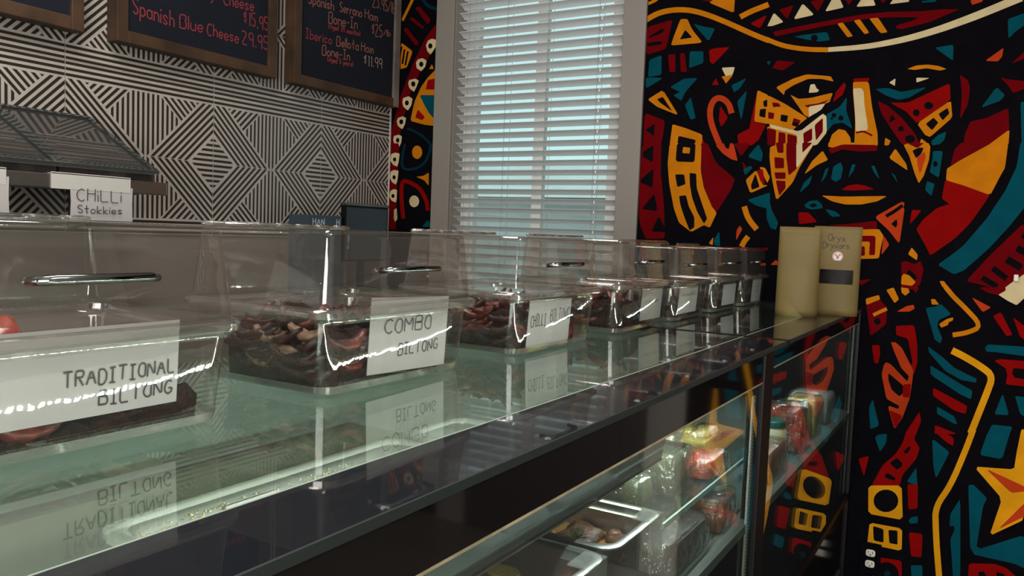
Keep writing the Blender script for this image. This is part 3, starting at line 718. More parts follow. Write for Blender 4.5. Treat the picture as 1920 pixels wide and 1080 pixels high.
putw('post', G().box(1.80, 1.88, YF - 0.002, YF + 0.035, 0.02, ZT - 0.0105, 0.003), M['black_satin'], case)
putw('post', G().box(CX1 - 0.035, CX1, YF - 0.002, YF + 0.035, 0.02, ZT - 0.0105, 0.003), M['black_satin'], case)
putw('edge_strip', G().box(CX1 - 0.062, CX1 - 0.040, YF + 0.012, YF + 0.02, r(-0.93), r(-0.285), 0.002), M['steel'], case)
putw('edge_strip', G().box(1.883, 1.886, YF, YF + 0.01, r(-0.93), r(-0.285)), M['steel'], case)
ps = putw('perforated_strip', G().box(1.768, 1.792, YF + 0.012, YF + 0.017, r(-0.93), r(-0.335), 0.003), M['led_diffuser'], case)
g = G(); zz = r(-0.925)
while zz < r(-0.34): g.box(1.776, 1.779, YF + 0.0113, YF + 0.0121, zz, zz + 0.003); g.box(1.783, 1.786, YF + 0.0113, YF + 0.0121, zz + 0.004, zz + 0.007); zz += 0.008
o = putw('perforations', g, M['black_satin'], ps); o['kind'] = 'stuff'
putw('back_panel', G().box(CX0, CX1, YB - 0.02, YB, 0.5, ZT - 0.0105), M['deck_back'], case)
putw('end_panel', G().box(CX0, CX0 + 0.02, YF + 0.012, YB - 0.02, 0.5, ZT - 0.0105), M['black_satin'], case)
putw('end_panel', G().box(CX1 - 0.012, CX1, YF + 0.036, YB - 0.02, 0.5, ZT - 0.0105), M['black_satin'], case)
putw('deck', G().box(CX0 + 0.02, CX1 - 0.013, YF + 0.013, YB - 0.02, r(-0.64), r(-0.62)), M['deck'], case)
putw('base_cabinet', G().box(CX0, CX1, YF + 0.006, YB, 0.06, 0.5), M['black_base'], case)
putw('bottom_rail', G().box(CX0, CX1, YF - 0.002, YF + 0.014, 0.5, r(-0.93), 0.003), M['black_satin'], case)
gr = putw('vent_grille', G().box(2.45, 3.17, YF + 0.001, YF + 0.006, 0.09, r(-1.205)), M['grille'], case)
g = G(); zz = 0.10
while zz < r(-1.21): g.box(2.46, 3.16, YF, YF + 0.0011, zz, zz + 0.003); zz += 0.007
o = putw('louvres', g, M['black_satin'], gr); o['kind'] = 'stuff'
putw('upper_deck', G().box(CX0 + 0.02, 1.245, 0.512, YB - 0.022, r(-0.412), r(-0.402)), M['deck'], case)
putw('upper_deck_rail', G().box(CX0 + 0.02, 1.245, 0.508, 0.513, r(-0.414), r(-0.398)), M['steel_dark'], case)
sm = putw('smoked_guard', G().add([(CX0 + 0.02, 0.437, r(-0.312)), (1.238, 0.437, r(-0.312)), (1.262, 0.452, r(-0.362)), (CX0 + 0.02, 0.452, r(-0.362)), (CX0 + 0.02, 0.440, r(-0.312)), (1.238, 0.440, r(-0.312)), (1.262, 0.455, r(-0.362)), (CX0 + 0.02, 0.455, r(-0.362))], [(0, 1, 2, 3), (7, 6, 5, 4), (0, 4, 5, 1), (3, 2, 6, 7), (1, 5, 6, 2), (0, 3, 7, 4)]), M['smoked'], case)
putw('guard_edge', G().box(CX0 + 0.02, 1.262, 0.451, 0.4555, r(-0.3645), r(-0.3618)), M['black_satin'], sm)
gs = putw('glass_shelf', G().box(1.335, 2.08, 0.472, 1.10, r(-0.508), r(-0.500)), M['glass'], case)
putw('shelf_edge', G().box(1.335, 2.08, 0.468, 0.472, r(-0.509), r(-0.499)), M['glass_edge'], gs)
putw('shelf_support', G().box(1.36, 1.38, 1.08, YB - 0.02, r(-0.53), r(-0.508)), M['steel'], gs)
putw('shelf_support', G().box(2.03, 2.05, 1.08, YB - 0.02, r(-0.53), r(-0.508)), M['steel'], gs)
for a, b, zz in ((1.285, 1.335, -0.316), (1.385, 1.42, -0.316)):
    putw('tag_holder', G().add([(a, 0.437, r(zz)), (b, 0.437, r(zz)), (b + 0.012, 0.447, r(zz - 0.03)), (a + 0.012, 0.447, r(zz - 0.03)), (a, 0.439, r(zz)), (b, 0.439, r(zz)), (b + 0.012, 0.449, r(zz - 0.03)), (a + 0.012, 0.449, r(zz - 0.03))], [(0, 1, 2, 3), (7, 6, 5, 4), (0, 4, 5, 1), (3, 2, 6, 7), (1, 5, 6, 2), (0, 3, 7, 4)]), M['acrylic'], case)
# the case's own light strips
for a, b in ((CX0 + 0.05, 1.76), (1.92, 3.18)):
    lh = putw('light_housing', G().box(a, b, 0.452, 0.466, r(-0.3055), ZT - 0.0105), M['led_diffuser'], case)
    g = G(); x = a + 0.01
    while x < b - 0.01: g.add([(x, 0.4712, r(-0.2985)), (x + 0.009, 0.4712, r(-0.2985)), (x + 0.009, 0.4668, r(-0.3048)), (x, 0.4668, r(-0.3048))], [(0, 3, 2, 1)]); x += 0.017
    o = putw('light_dots', g, M['led' if a < 0 else 'led_far'], lh); o['kind'] = 'stuff'
# ---------------------------------------------------------------- clear bins on the glass top
def bin_body(name='food_bin'):
    pass
BW, BD, BH = 0.168, 0.1335, 0.112      # half width, half depth, height of the pan
def make_bin(loc, label, sx=1.0, sz=1.0):
    t = thing('food_bin', loc, label, 'food container', 'clear bins in a row on the glass counter')
    g = G(); q = lambda w, d, rr, z: rrect(-w * sx, w * sx, -d, d, rr, z * sz)
    g.rings([q(BW + .014, BD + .014, .032, BH - .010), q(BW + .017, BD + .017, .034, BH - .001), q(BW + .015, BD + .015, .034, BH), q(BW + .010, BD + .010, .030, BH), q(BW + .007, BD + .007, .028, BH - .004), q(BW + .0067, BD + .0067, .028, BH - .010), q(BW + .0004, BD + .0004, .028, .021), q(BW, BD, .028, .016), q(BW - .003, BD - .003, .027, .006), q(BW - .012, BD - .012, .022, .001)], False, True)
    put('pan', g, M['bin_clear'], t, True)
    put('pan_base', G().rings([q(BW + .0004, BD + .0004, .028, .014), q(BW - .003, BD - .003, .027, .003), q(BW - .014, BD - .014, .02, .0004)], False, True), M['rim_clear'], t, True)
    g = G(); zb = BH + .002
    g.rings([q(BW + .020, BD + .020, .034, zb - .004), q(BW + .021, BD + .021, .034, zb + .004), q(BW + .019, BD + .019, .034, zb + .007), q(BW + .010, BD + .010, .016, zb + .009), q(BW + .008, BD + .008, .014, zb + .013), q(BW + .0074, BD + .0076, .014, zb + .017), q(BW - .0034, BD + .0004, .011, BH + .107), q(BW - .004, BD + .000, .011, BH + .112), q(BW - .007, BD - .003, .010, BH + .1165), q(BW - .012, BD - .008, .008, BH + .118)], False, True)
    lid = put('lid', g, M['lid_clear'], t, True)
    put('lid_rim', G().rings([q(BW + .0205, BD + .0205, .034, zb - .004), q(BW + .0216, BD + .0216, .034, zb + .004), q(BW + .0195, BD + .0195, .034, zb + .0075), q(BW + .0105, BD + .0105, .03, zb + .0095)]), M['rim_clear'], lid, True)
    hy = -(BD + .006) ; hz = 0.176 * sz
    g = G(); hl = 0.062 * sx
    g.tube([(-hl, hy + .004, hz - .003), (-hl * .96, hy - .016, hz - .001), (-hl * .8, hy - .021, hz), (hl * .8, hy - .021, hz), (hl * .96, hy - .016, hz - .001), (hl, hy + .004, hz - .003)], [.004, .0046, .0048, .0048, .0046, .004], 8)
    put('handle', g, M['chrome'], lid, 'all')
    g = G(); g.tube([(-BW * .96 * sx, BD - .004, (BH + .120) * sz), (BW * .96 * sx, BD - .004, (BH + .120) * sz)], .0035, 8)
    hr = put('hinge_rod', g, M['rim_clear'], lid, 'all')
    for i in range(7):
        x = (-BW + .03 + i * (2 * BW - .06) / 6) * sx; put('hinge_knuckle', G().tube([(x - .016, BD - .004, (BH + .120) * sz), (x + .016, BD - .004, (BH + .120) * sz)], .0046, 8), M['acrylic'], lid, 'all')
    return t
def card(t, x0, x1, z0, z1, lines, tilt=0.0, sz=1.0):
    yf = lambda z: -(BD + .007 * min(z, BH) / BH) + .0042
    put_c = put('label_card', G().add([(x0, yf(z0), z0), (x1, yf(z0), z0 + tilt), (x1, yf(z1), z1 + tilt), (x0, yf(z1), z1)], [(0, 1, 2, 3)]).add([(x0, yf(z0) + .0008, z0), (x1, yf(z0) + .0008, z0 + tilt), (x1, yf(z1) + .0008, z1 + tilt), (x0, yf(z1) + .0008, z1)], [(3, 2, 1, 0)]), M['card'], t)
    if lines:
        g = G()
        for txt, cap, u0, u1, v in lines:
            script(g, txt, cap, u0, v, lambda u, z: (u, yf(z) - .0007, z), .0019, wide=(u1 - u0) / twidth(txt, cap), jit=.2)
        put('lettering', g, M['ink'], put_c)
YBIN = 0.772 + BD
BX = [0.475, 0.975, 1.487, 1.965]
b1 = make_bin((BX[0], YBIN, ZT), 'nearest clear bin, lettered TRADITIONAL BILTONG on a white card')
card(b1, -0.155, 0.102, 0.034, 0.126, [('TRADITIONAL', .0155, -.028, .100, .067), ('BILTONG', .015, .010, .098, .044)])
b2 = make_bin((BX[1], YBIN, ZT), 'clear bin of dark meat, lettered COMBO BILTONG on a white card')
card(b2, -0.078, 0.114, 0.020, 0.134, [('COMBO', .022, -.045, .075, .078), ('BILTONG', .018, -.010, .095, .042)], -0.006)
b3 = make_bin((BX[2], YBIN, ZT), 'clear bin third along the counter, lettered CHILLI BILTONG')
card(b3, -0.125, 0.055, 0.010, 0.106, [('CHILLI', .024, -.115, -.05, .052), ('BILTONG', .024, -.035, .052, .058)], -0.004)
def scribble(t, x0, x1, z, seed):
    rr = random.Random(seed); g = G(); yf = lambda zz: -(BD + .007 * zz / BH) + .0035; x = x0
    while x < x1:      # too small in the photo to read: pen marks only
        ribbon(g, [(x, z), (x + .003, z + rr.uniform(.005, .013)), (x + .006, z + rr.uniform(0, .004))], .0013, lambda u, v: (u, yf(v), v)); x += rr.uniform(.006, .010)
    put('pen_marks', g, M['ink'], t)
b4 = make_bin((BX[3], YBIN, ZT), 'clear bin fourth along, between the chilli biltong bin and the small bins')
card(b4, -0.02, 0.125, 0.022, 0.104, []); scribble(b4, .005, .10, .066, 1)
b5 = make_bin((2.335, YBIN, ZT), 'small clear bin with grey card, fifth along the counter', 0.84, 0.93); card(b5, -0.105, 0.06, 0.02, 0.098, []); scribble(b5, -.08, .04, .07, 2)
b6 = make_bin((2.715, YBIN, ZT), 'small clear bin, last but one along the counter', 0.84, 0.93); card(b6, -0.05, 0.10, 0.02, 0.09, [])
b7 = make_bin((3.07, YBIN, ZT), 'small clear bin at the wall end of the counter, behind the pouches', 0.84, 0.93); card(b7, -0.03, 0.10, 0.01, 0.098, []); scribble(b7, .0, .07, .066, 3); scribble(b7, .01, .06, .048, 4)
# ---------------------------------------------------------------- dried meat inside the bins
rnd = random.Random(11)
def slice_geo(l, w, h, seed, curl=0.0):
    rr = random.Random(seed); g = G(); R = []; n = 9
    for i in range(n + 1):
        t = i / n; x = (t - .5) * l; e = math.sin(math.pi * (0.06 + 0.88 * t)) ** .5; cz = curl * (2 * t - 1) ** 2 * h * 2; oy = rr.uniform(-.12, .12) * w
        R.append([(x + rr.uniform(-.02, .02) * l, oy + w / 2 * e * math.cos(a) * rr.uniform(.75, 1.2), cz + h / 2 * e * math.sin(a) * rr.uniform(.7, 1.3)) for a in [2 * math.pi * k / 8 for k in range(8)]])
    return g.rings(R, True, True)
SL = []
for i, (l, ww, h, mm) in enumerate([(.085, .034, .016, 'biltong'), (.07, .028, .014, 'biltong_red'), (.095, .03, .013, 'biltong'), (.06, .026, .014, 'biltong_fat'), (.078, .03, .018, 'biltong_red'), (.05, .022, .012, 'biltong')]):
    me = put('_', slice_geo(l, ww, h, 50 + i, .5), M[mm], None, 'all'); SL.append(me.data); bpy.data.objects.remove(me)
def slices(loc, n, x0, x1, y0, y1, zf, label, group, kinds, up=0.35):
    side = (1.57 if x1 - x0 < .02 else 0.0 if y1 - y0 < .02 else None)
    for i in range(n):
        x, y = rnd.uniform(x0, x1), rnd.uniform(y0, y1); o = bpy.data.objects.new('dried_meat_slice', SL[rnd.choice(kinds)]); C.objects.link(o)
        o.location = (loc[0] + x, loc[1] + y, loc[2] + zf(x, y) + rnd.uniform(0.0, 0.008)); o.rotation_euler = (rnd.uniform(-up, up) * 2, rnd.uniform(-up, up), rnd.uniform(0, 6.28) if side is None else side + rnd.uniform(-.12, .12)); tag(o, label, 'dried meat', group)
def bed(loc, hx, hy, hf, mm, label, n=16, k=10):
    g = G(); top = []; rr = random.Random(int(loc[0] * 1000)); nx, ny = n, k
    for j in range(ny + 1):
        for i in range(nx + 1):
            u, v = i / nx * 2 - 1, j / ny * 2 - 1; top.append((u * hx, v * hy, max(.004, hf(u * hx, v * hy) + rr.uniform(-.007, .007))))
    fs = [(j * (nx + 1) + i, j * (nx + 1) + i + 1, (j + 1) * (nx + 1) + i + 1, (j + 1) * (nx + 1) + i) for j in range(ny) for i in range(nx)]
    g.add(top, fs); ring = [j for j in range(nx + 1)] + [(nx + 1) * (j + 1) - 1 for j in range(1, ny + 1)] + [ny * (nx + 1) + i for i in range(nx - 1, -1, -1)] + [j * (nx + 1) for j in range(ny - 1, 0, -1)]
    bot = [(top[i][0] * .985, top[i][1] * .985, .0022) for i in ring]; b0 = len(g.v); g.v += bot; m_ = len(ring)
    for i in range(m_): g.f.append((ring[(i + 1) % m_], ring[i], b0 + i, b0 + (i + 1) % m_)); g.m.append(0)
    g.f.append(tuple(b0 + i for i in range(m_))[::-1]); g.m.append(0)
    o = put('dried_meat_crumbs', g, M[mm], None, 'all', loc); tag(o, label, 'dried meat'); o['kind'] = 'stuff'; return o
h1 = lambda x, y: .012 + max(0, x + .05) * .13 + max(0, y) * .12
bed((BX[0], YBIN, ZT), .150, .105, h1, 'crumbs', 'heap of dried meat crumbs in the TRADITIONAL BILTONG bin')
slices((BX[0], YBIN, ZT), 30, -.11, .11, -.085, .09, lambda x, y: h1(x, y) + .006, 'dried meat slice in the TRADITIONAL BILTONG bin', 'slices in the traditional bin', [0, 1, 2, 3, 3, 4])
slices((BX[0], YBIN, ZT), 9, -.09, .115, -.10, -.09, lambda x, y: .016 + max(0, x + .05) * .14, 'dried meat slice in the TRADITIONAL BILTONG bin', 'slices in the traditional bin', [0, 3, 4, 3], .2)
o = put('red_meat_slice', slice_geo(.11, .07, .05, 9, .2), M['red_pack'], None, 'all', (0.455, 0.955, ZT + .082)); tag(o, 'bright red meat slice on the heap, far left of the picture', 'dried meat'); o.rotation_euler = (.2, -.1, .4)
h2 = lambda x, y: .078 - max(0, -y - .05) * .5 - max(0, x) * .12
bed((BX[1], YBIN, ZT), .128, .108, h2, 'crumbs', 'dark dried meat crumbs filling the COMBO BILTONG bin')
slices((BX[1], YBIN, ZT), 24, -.11, .11, -.09, .09, lambda x, y: h2(x, y) + .004, 'dried meat slice in the COMBO BILTONG bin', 'slices in the combo bin', [0, 1, 2, 4, 5])
slices((BX[1], YBIN, ZT), 26, -.147, -.136, -.085, .085, lambda x, y: rnd.uniform(.02, .075), 'dried meat slice in the COMBO BILTONG bin', 'slices in the combo bin', [0, 2, 3, 5], .15)
slices((BX[1], YBIN, ZT), 16, -.11, .11, -.108, -.102, lambda x, y: rnd.uniform(.018, .07), 'dried meat slice in the COMBO BILTONG bin', 'slices in the combo bin', [0, 3, 5, 1], .15)
h3 = lambda x, y: .080 - max(0, x) * .22
bed((BX[2], YBIN, ZT), .128, .108, h3, 'crumbs', 'red-brown dried meat crumbs filling the CHILLI BILTONG bin')
slices((BX[2], YBIN, ZT), 20, -.11, .11, -.09, .09, lambda x, y: h3(x, y) + .004, 'dried meat slice in the CHILLI BILTONG bin', 'slices in the chilli bin', [0, 1, 4, 1])
slices((BX[2], YBIN, ZT), 22, -.147, -.136, -.085, .085, lambda x, y: rnd.uniform(.02, .075), 'dried meat slice in the CHILLI BILTONG bin', 'slices in the chilli bin', [1, 1, 4, 0], .15)
slices((BX[2], YBIN, ZT), 12, -.11, .11, -.113, -.105, lambda x, y: rnd.uniform(.018, .07), 'dried meat slice in the CHILLI BILTONG bin', 'slices in the chilli bin', [0, 1, 1, 4], .15)
h4 = lambda x, y: .07 - max(0, x) * .3
bed((BX[3], YBIN, ZT), .128, .108, h4, 'crumbs', 'dried meat crumbs in the fourth bin along the counter')
slices((BX[3], YBIN, ZT), 10, -.147, -.137, -.085, .085, lambda x, y: rnd.uniform(.02, .065), 'dried meat slice in the fourth bin along the counter', 'slices in the fourth bin', [0, 1, 4, 5], .15)
slices((BX[3], YBIN, ZT), 12, -.12, .05, -.09, .09, lambda x, y: h4(x, y) + .004, 'dried meat slice in the fourth bin along the counter', 'slices in the fourth bin', [0, 1, 4, 5])
for bx, lab in ((2.335, 'fifth'), (2.715, 'sixth'), (3.07, 'seventh')):
    bed((bx, YBIN, ZT), .128, .122, lambda x, y: .032 - x * .12, 'crumbs', 'dried meat crumbs in the %s bin along the counter' % lab, 10, 8)
# ---------------------------------------------------------------- clear pans under the glass top
def clear_pan(x0, x1, label):
    t = thing('clear_pan', ((x0 + x1) / 2, 0.683, r(-0.402)), label, 'pan', 'clear pans under the glass top'); hx, hy, h = (x1 - x0) / 2, 0.16, 0.057; q = lambda i, rr, z: rrect(-hx + i, hx - i, -hy + i, hy - i, rr, z)
    put('pan', G().rings([q(0.018, .03, h - .004), q(.022, .028, h - .01), q(.026, .026, .008), q(.034, .02, .001)], False, True), M['pan_plastic'], t, True)
    put('rim', G().rings([q(.001, .03, h - .012), q(0, .03, h - .002), q(.003, .03, h), q(.012, .03, h), q(.018, .03, h - .004)]), M['pan_rim'], t, True); return t
cp = clear_pan(0.520, 1.045, 'clear pan with mustard-coloured spice under the glass top')
put('sticker', G().box(-.10, -.015, .1325, .1330, .010, .042), M['card'], cp)
clear_pan(1.068, 1.238, 'short clear pan under the glass top nearest the wall')
g = G(); rs = random.Random(4)
for i in range(1500):
    u = rs.uniform(-.22, .225); k_ = .45 + .55 * math.sin(u * 17 + 1) * math.sin(u * 7)
    if rs.random() > k_: continue
    z = .006 + .040 * rs.random() ** (2.2 - k_); y = .1335 + (z - .008) * .1 - .001; s_ = rs.uniform(.0007, .0019)
    g.ell((u, y, z), s_, s_ * .7, s_ * rs.uniform(.6, 1.3), 5, 3, 0, 1 if rs.random() < .55 else 0, rs)
o = put('spice', g, [M['spice'], M['spice_pale']], None, False, cp.location); tag(o, 'mustard-coloured spice seeds scattered in the clear pan under glass', 'spice'); o['kind'] = 'stuff'
# ---------------------------------------------------------------- steel pans of marinated meat
def steel_pan(x0, x1, label):
    y0, y1 = 0.462, 0.785; t = thing('steel_pan', ((x0 + x1) / 2, (y0 + y1) / 2, r(-0.62)), label, 'pan', 'steel pans of marinated meat'); hx, hy, h = (x1 - x0) / 2, (y1 - y0) / 2, 0.15; q = lambda i, rr, z: rrect(-hx + i, hx - i, -hy + i, hy - i, rr, z)
    put('pan', G().rings([q(.011, .03, h), q(.015, .03, h - .003), q(.017, .03, h - .012), q(.022, .03, h - .016), q(.026, .03, .02), q(.034, .03, .006), q(.046, .02, .003)], False, True), M['steel'], t, True)
    put('outer_wall', G().rings([q(.013, .03, h - .003), q(.0155, .03, h - .013), q(.020, .03, h - .017), q(.0235, .03, .02), q(.03, .03, .002), q(.045, .02, .0002)], False, True), M['steel_dark'], t, True)
    put('rim', G().rings([q(.001, .034, h - .006), q(0, .034, h - .002), q(.003, .034, h), q(.011, .03, h)]), M['steel'], t, True)
    put('tag_holder', G().box(hx * .25, hx * .8, -hy - .006, -hy - .003, h - .062, h + .006, .001).box(hx * .25, hx * .8, -hy - .006, -hy + .03, h + .003, h + .006, .001), M['acrylic'], t); return t
pA = steel_pan(0.872, 1.088, 'steel pan with red steak, herb and lemon slice, nearer one'); pB = steel_pan(1.103, 1.320, 'steel pan with brown peppered steak and lemon wedge, farther one')
for p, lab in ((pA, 'red steak'), (pB, 'peppered steak')):
    hx, hy = .108, .1615; q = lambda i, z: rrect(-hx + i, hx - i, -hy + i, hy - i, .03, z)
    o = put('marinade', G().rings([q(.033, .0065), q(.028, .02), q(.0241, .100)], True, True), M['marinade'], None, True, p.location); tag(o, 'brown marinade around the %s in its steel pan' % lab, 'sauce'); o['kind'] = 'stuff'
def steak(name, p, x, y, z, l, ww, h, rz, mm, label, seed):
    o = put(name, slice_geo(l, ww, h, seed, .1), M[mm], None, 'all', (p.location.x + x, p.location.y + y, p.location.z + z)); o.rotation_euler = (0, 0, rz); return tag(o, label, 'meat')
for p, x, y, l, ww, rz, mm, lab, sd in (
    (pB, .005, -.045, .14, .085, .35, 'steak', 'large peppered brown steak in the middle of the farther steel pan', 21), (pB, .045, -.112, .075, .045, .9, 'steak', 'small peppered steak at the front right corner of the farther steel pan', 22), (pB, -.045, -.112, .075, .05, 2.4, 'steak', 'small peppered steak at the front left corner of the farther steel pan', 23), (pB, -.02, .04, .12, .06, .2, 'steak', 'peppered steak towards the back of the farther steel pan', 26),
    (pA, .012, -.03, .15, .10, .5, 'steak_red', 'large red steak in the nearer steel pan', 24), (pA, .0, -.115, .13, .055, .1, 'steak_red', 'narrow red steak at the front of the nearer steel pan', 25), (pA, .0, .07, .13, .08, .2, 'steak_red', 'red steak towards the back of the nearer steel pan', 27)):
    steak('steak', p, x, y, .1005, l, ww, .030, rz, mm, lab, sd)
def herb(x, y, z, label, seed):
    t = thing('herb_sprig', (x, y, z), label, 'herb'); rr = random.Random(seed); g = G(); g.tube([(-.02, 0, .004), (0, 0, .008), (.022, .004, .012)], .0012, 5); put('stem', g, M['herb'], t)
    for i in range(26):
        a, e = rr.uniform(0, 6.28), rr.uniform(.1, 1.2); l = rr.uniform(.012, .022); d = Vector((math.cos(a) * math.cos(e), math.sin(a) * math.cos(e), math.sin(e))); s = Vector((rr.uniform(-.016, .02), 0, .008)); sd = d.cross(Vector((0, 0, 1))).normalized() * .0022
        put('leaf', G().add([s, s + d * l * .5 + sd, s + d * l, s + d * l * .5 - sd, s + d * l * .5 + Vector((0, 0, .0016))], [(0, 1, 4), (1, 2, 4), (2, 3, 4), (3, 0, 4), (0, 3, 2, 1)]), M['herb'], t)
herb(pB.location.x - .058, pB.location.y - .075, r(-.496), 'green herb sprig on the brown peppered steak', 1); herb(pA.location.x - .02, pA.location.y - .01, r(-.495), 'green herb sprig on the red steak beside the lemon slice', 2)
g = G(); n = 14; a = [(.028 * math.cos(math.pi * i / n), .028 * math.sin(math.pi * i / n), 0) for i in range(n + 1)]; g.rings([[(x, y * .5, z) for x, y, z in a], [(x, y, .013) for x, y, z in a], [(x * .8, y * .8, .018) for x, y, z in a]], True, True, closed=True)
o = put('lemon_wedge', g, M['lemon'], None, True, (pB.location.x - .045, pB.location.y + .0, r(-.508))); o.rotation_euler = (.3, .2, 1.8); tag(o, 'yellow lemon wedge in the farther steel pan', 'lemon')
t = thing('lemon_slice', (pA.location.x + .012, pA.location.y - .035, r(-.499)), 'round lemon slice lying on the red steak', 'lemon'); q = lambda rr, z: [(rr * math.cos(2 * math.pi * i / 20), rr * math.sin(2 * math.pi * i / 20), z) for i in range(20)]
put('rind', G().rings([q(.025, 0), q(.0265, .003), q(.025, .006), q(.0225, .006), q(.0225, 0)]), M['lemon'], t, True); put('flesh', G().rings([q(.0225, .0004), q(.0225, .0055)], True, True), M['lemon_flesh'], t)
for k in range(8):
    a = k * math.pi / 4 + .2; c, s = math.cos(a), math.sin(a); put('segment', G().add([(c * .004, s * .004, .0062), (c * .020 - s * .006, s * .020 + c * .006, .0062), (c * .020 + s * .006, s * .020 - c * .006, .0062), (c * .013, s * .013, .0075)], [(0, 2, 3), (2, 1, 3), (1, 0, 3), (0, 1, 2)]), M['lemon'], t)
t.rotation_euler = (.12, .1, .3)
# ---------------------------------------------------------------- wrapped goods inside the case
def lump(g, x0, x1, y0, y1, z0, z1, seed, bev=0.35, jit=0.05, mi=0):
    rr = random.Random(seed); R = []; hx, hy, h = (x1 - x0) / 2, (y1 - y0) / 2, z1 - z0; cx, cy = (x0 + x1) / 2, (y0 + y1) / 2; rad = min(hx, hy) * bev
    for f, s in ((0, .93), (.06, .99), (.35, 1), (.75, .98), (.93, .93), (1, .82)):
        R.append([(cx + (x - cx) * s * rr.uniform(1 - jit, 1 + jit), cy + (y - cy) * s * rr.uniform(1 - jit, 1 + jit), z0 + f * h + (rr.uniform(-jit, jit) * h * .5 if f > .05 else 0)) for x, y, z in rrect(x0, x1, y0, y1, rad, 0, 3)])
    return g.rings(R, True, True, mi)
def wrapped(name, box, label, cat, mm, wm='wrap', seed=1, inset=.004, jit=.02, bev=.3):
    x0, x1, y0, y1, z0, z1 = box; t = thing(name, ((x0 + x1) / 2, (y0 + y1) / 2, z0), label, cat); i = inset
    putw('contents', lump(G(), x0 + i, x1 - i, y0 + i, y1 - i, z0 + .001, z1 - i, seed, bev, jit * .6), M[mm], t, True); putw('plastic_wrap', lump(G(), x0, x1, y0, y1, z0, z1, seed + 1, bev, jit), M[wm], t, True); return t
zs = r(-.50) + .0002
t = thing('cheese_block', (1.83, .585, zs), 'yellow cheese block with a stepped top on the glass shelf', 'cheese')
putw('lower_block', G().box(1.775, 1.89, .535, .64, zs, zs + .045, .005), M['cheese'], t); putw('upper_block', G().box(1.815, 1.89, .54, .64, zs + .045, zs + .062, .004), M['cheese'], t); putw('plastic_wrap', lump(G(), 1.772, 1.893, .532, .643, zs, zs + .066, 5, .1, .01), M['wrap'], t, True)
wrapped('red_meat_pack', (1.625, 1.765, .475, .56, zs, zs + .045), 'red cured meat in cling wrap on the glass shelf, before the cheese', 'meat', 'red_pack', seed=31, jit=.05, bev=.5)
wrapped('wrapped_block', (1.47, 1.60, .50, .585, zs, zs + .085), 'crinkled white cling-wrapped block on the glass shelf', 'packet', 'leafy', 'wrap_milky', 33, .008, .03, .2)
wrapped('wrapped_greens', (1.365, 1.45, .52, .66, zs, zs + .06), 'green-tinted wrapped packet beside the white wrapped block', 'packet', 'leafy', 'wrap_milky', 35, .006, .05, .5)
wrapped('pale_cheese', (1.64, 1.75, .63, .72, zs, zs + .07), 'pale cheese wedge behind the red meat pack', 'cheese', 'cheese_pale', seed=37, jit=.02)
wrapped('foil_packet', (1.655, 1.72, .572, .615, zs, zs + .075), 'shiny standing wrapped packet left of the yellow cheese', 'packet', 'cheese_pale', 'wrap_milky', 39, .01, .04, .2)
zd = r(-.62) + .0002
t = wrapped('mince_bag', (1.36, 1.62, .455, .60, zd, zd + .075), 'clear bag of grey minced meat tied with yellow twine', 'meat', 'dark_meat', 'wrap', 41, .008, .06, .6)
for k in range(3): putw('twine', G().tube([(1.56, .515, zd + .073), (1.60 + .01 * k, .53 + .012 * k, zd + .085 + .004 * k), (1.63 + .012 * k, .56 + .016 * k, zd + .083)], .0022, 6), M['twine'], t, 'all')
wrapped('spiced_meat_pack', (1.66, 1.80, .455, .55, zd, zd + .075), 'orange spiced meat pack below the glass shelf', 'meat', 'salmon', 'wrap', 43, .005, .06, .4)
wrapped('salmon_pack', (2.09, 2.30, .455, .53, zd, zd + .085), 'salmon-coloured wrapped pack in the far bay of the case', 'packet', 'salmon', 'wrap', 45, .005, .03, .2)
t = thing('jar', (2.36, .52, zd), 'jar with dark green lid behind the salmon-coloured pack', 'jar'); q = lambda rr, z: [(2.36 + rr * math.cos(2 * math.pi * i / 16), .52 + rr * math.sin(2 * math.pi * i / 16), zd + z) for i in range(16)]
putw('glass', G().rings([q(.036, 0), q(.04, .006), q(.04, .085), q(.034, .095)], True, True), M['cheese_pale'], t, True); putw('jar_lid', G().rings([q(.037, .095), q(.038, .097), q(.038, .112), q(.035, .115)], True, True), M['green_lid'], t, True)
wrapped('pink_packet', (2.45, 2.62, .455, .56, zd, zd + .13), 'crumpled pink and clear packet in the far bay', 'packet', 'red_pack', 'wrap_milky', 47, .012, .07, .3)
wrapped('cheese_slab', (2.70, 2.84, .46, .56, zd, zd + .12), 'pale yellow cheese slab in the far bay', 'cheese', 'cheese', 'wrap', 49, .004, .01, .1)
wrapped('white_packet', (2.92, 3.10, .46, .60, zd, zd + .10), 'white packet at the wall end of the case', 'packet', 'paper', 'wrap', 51, .004, .03, .2)
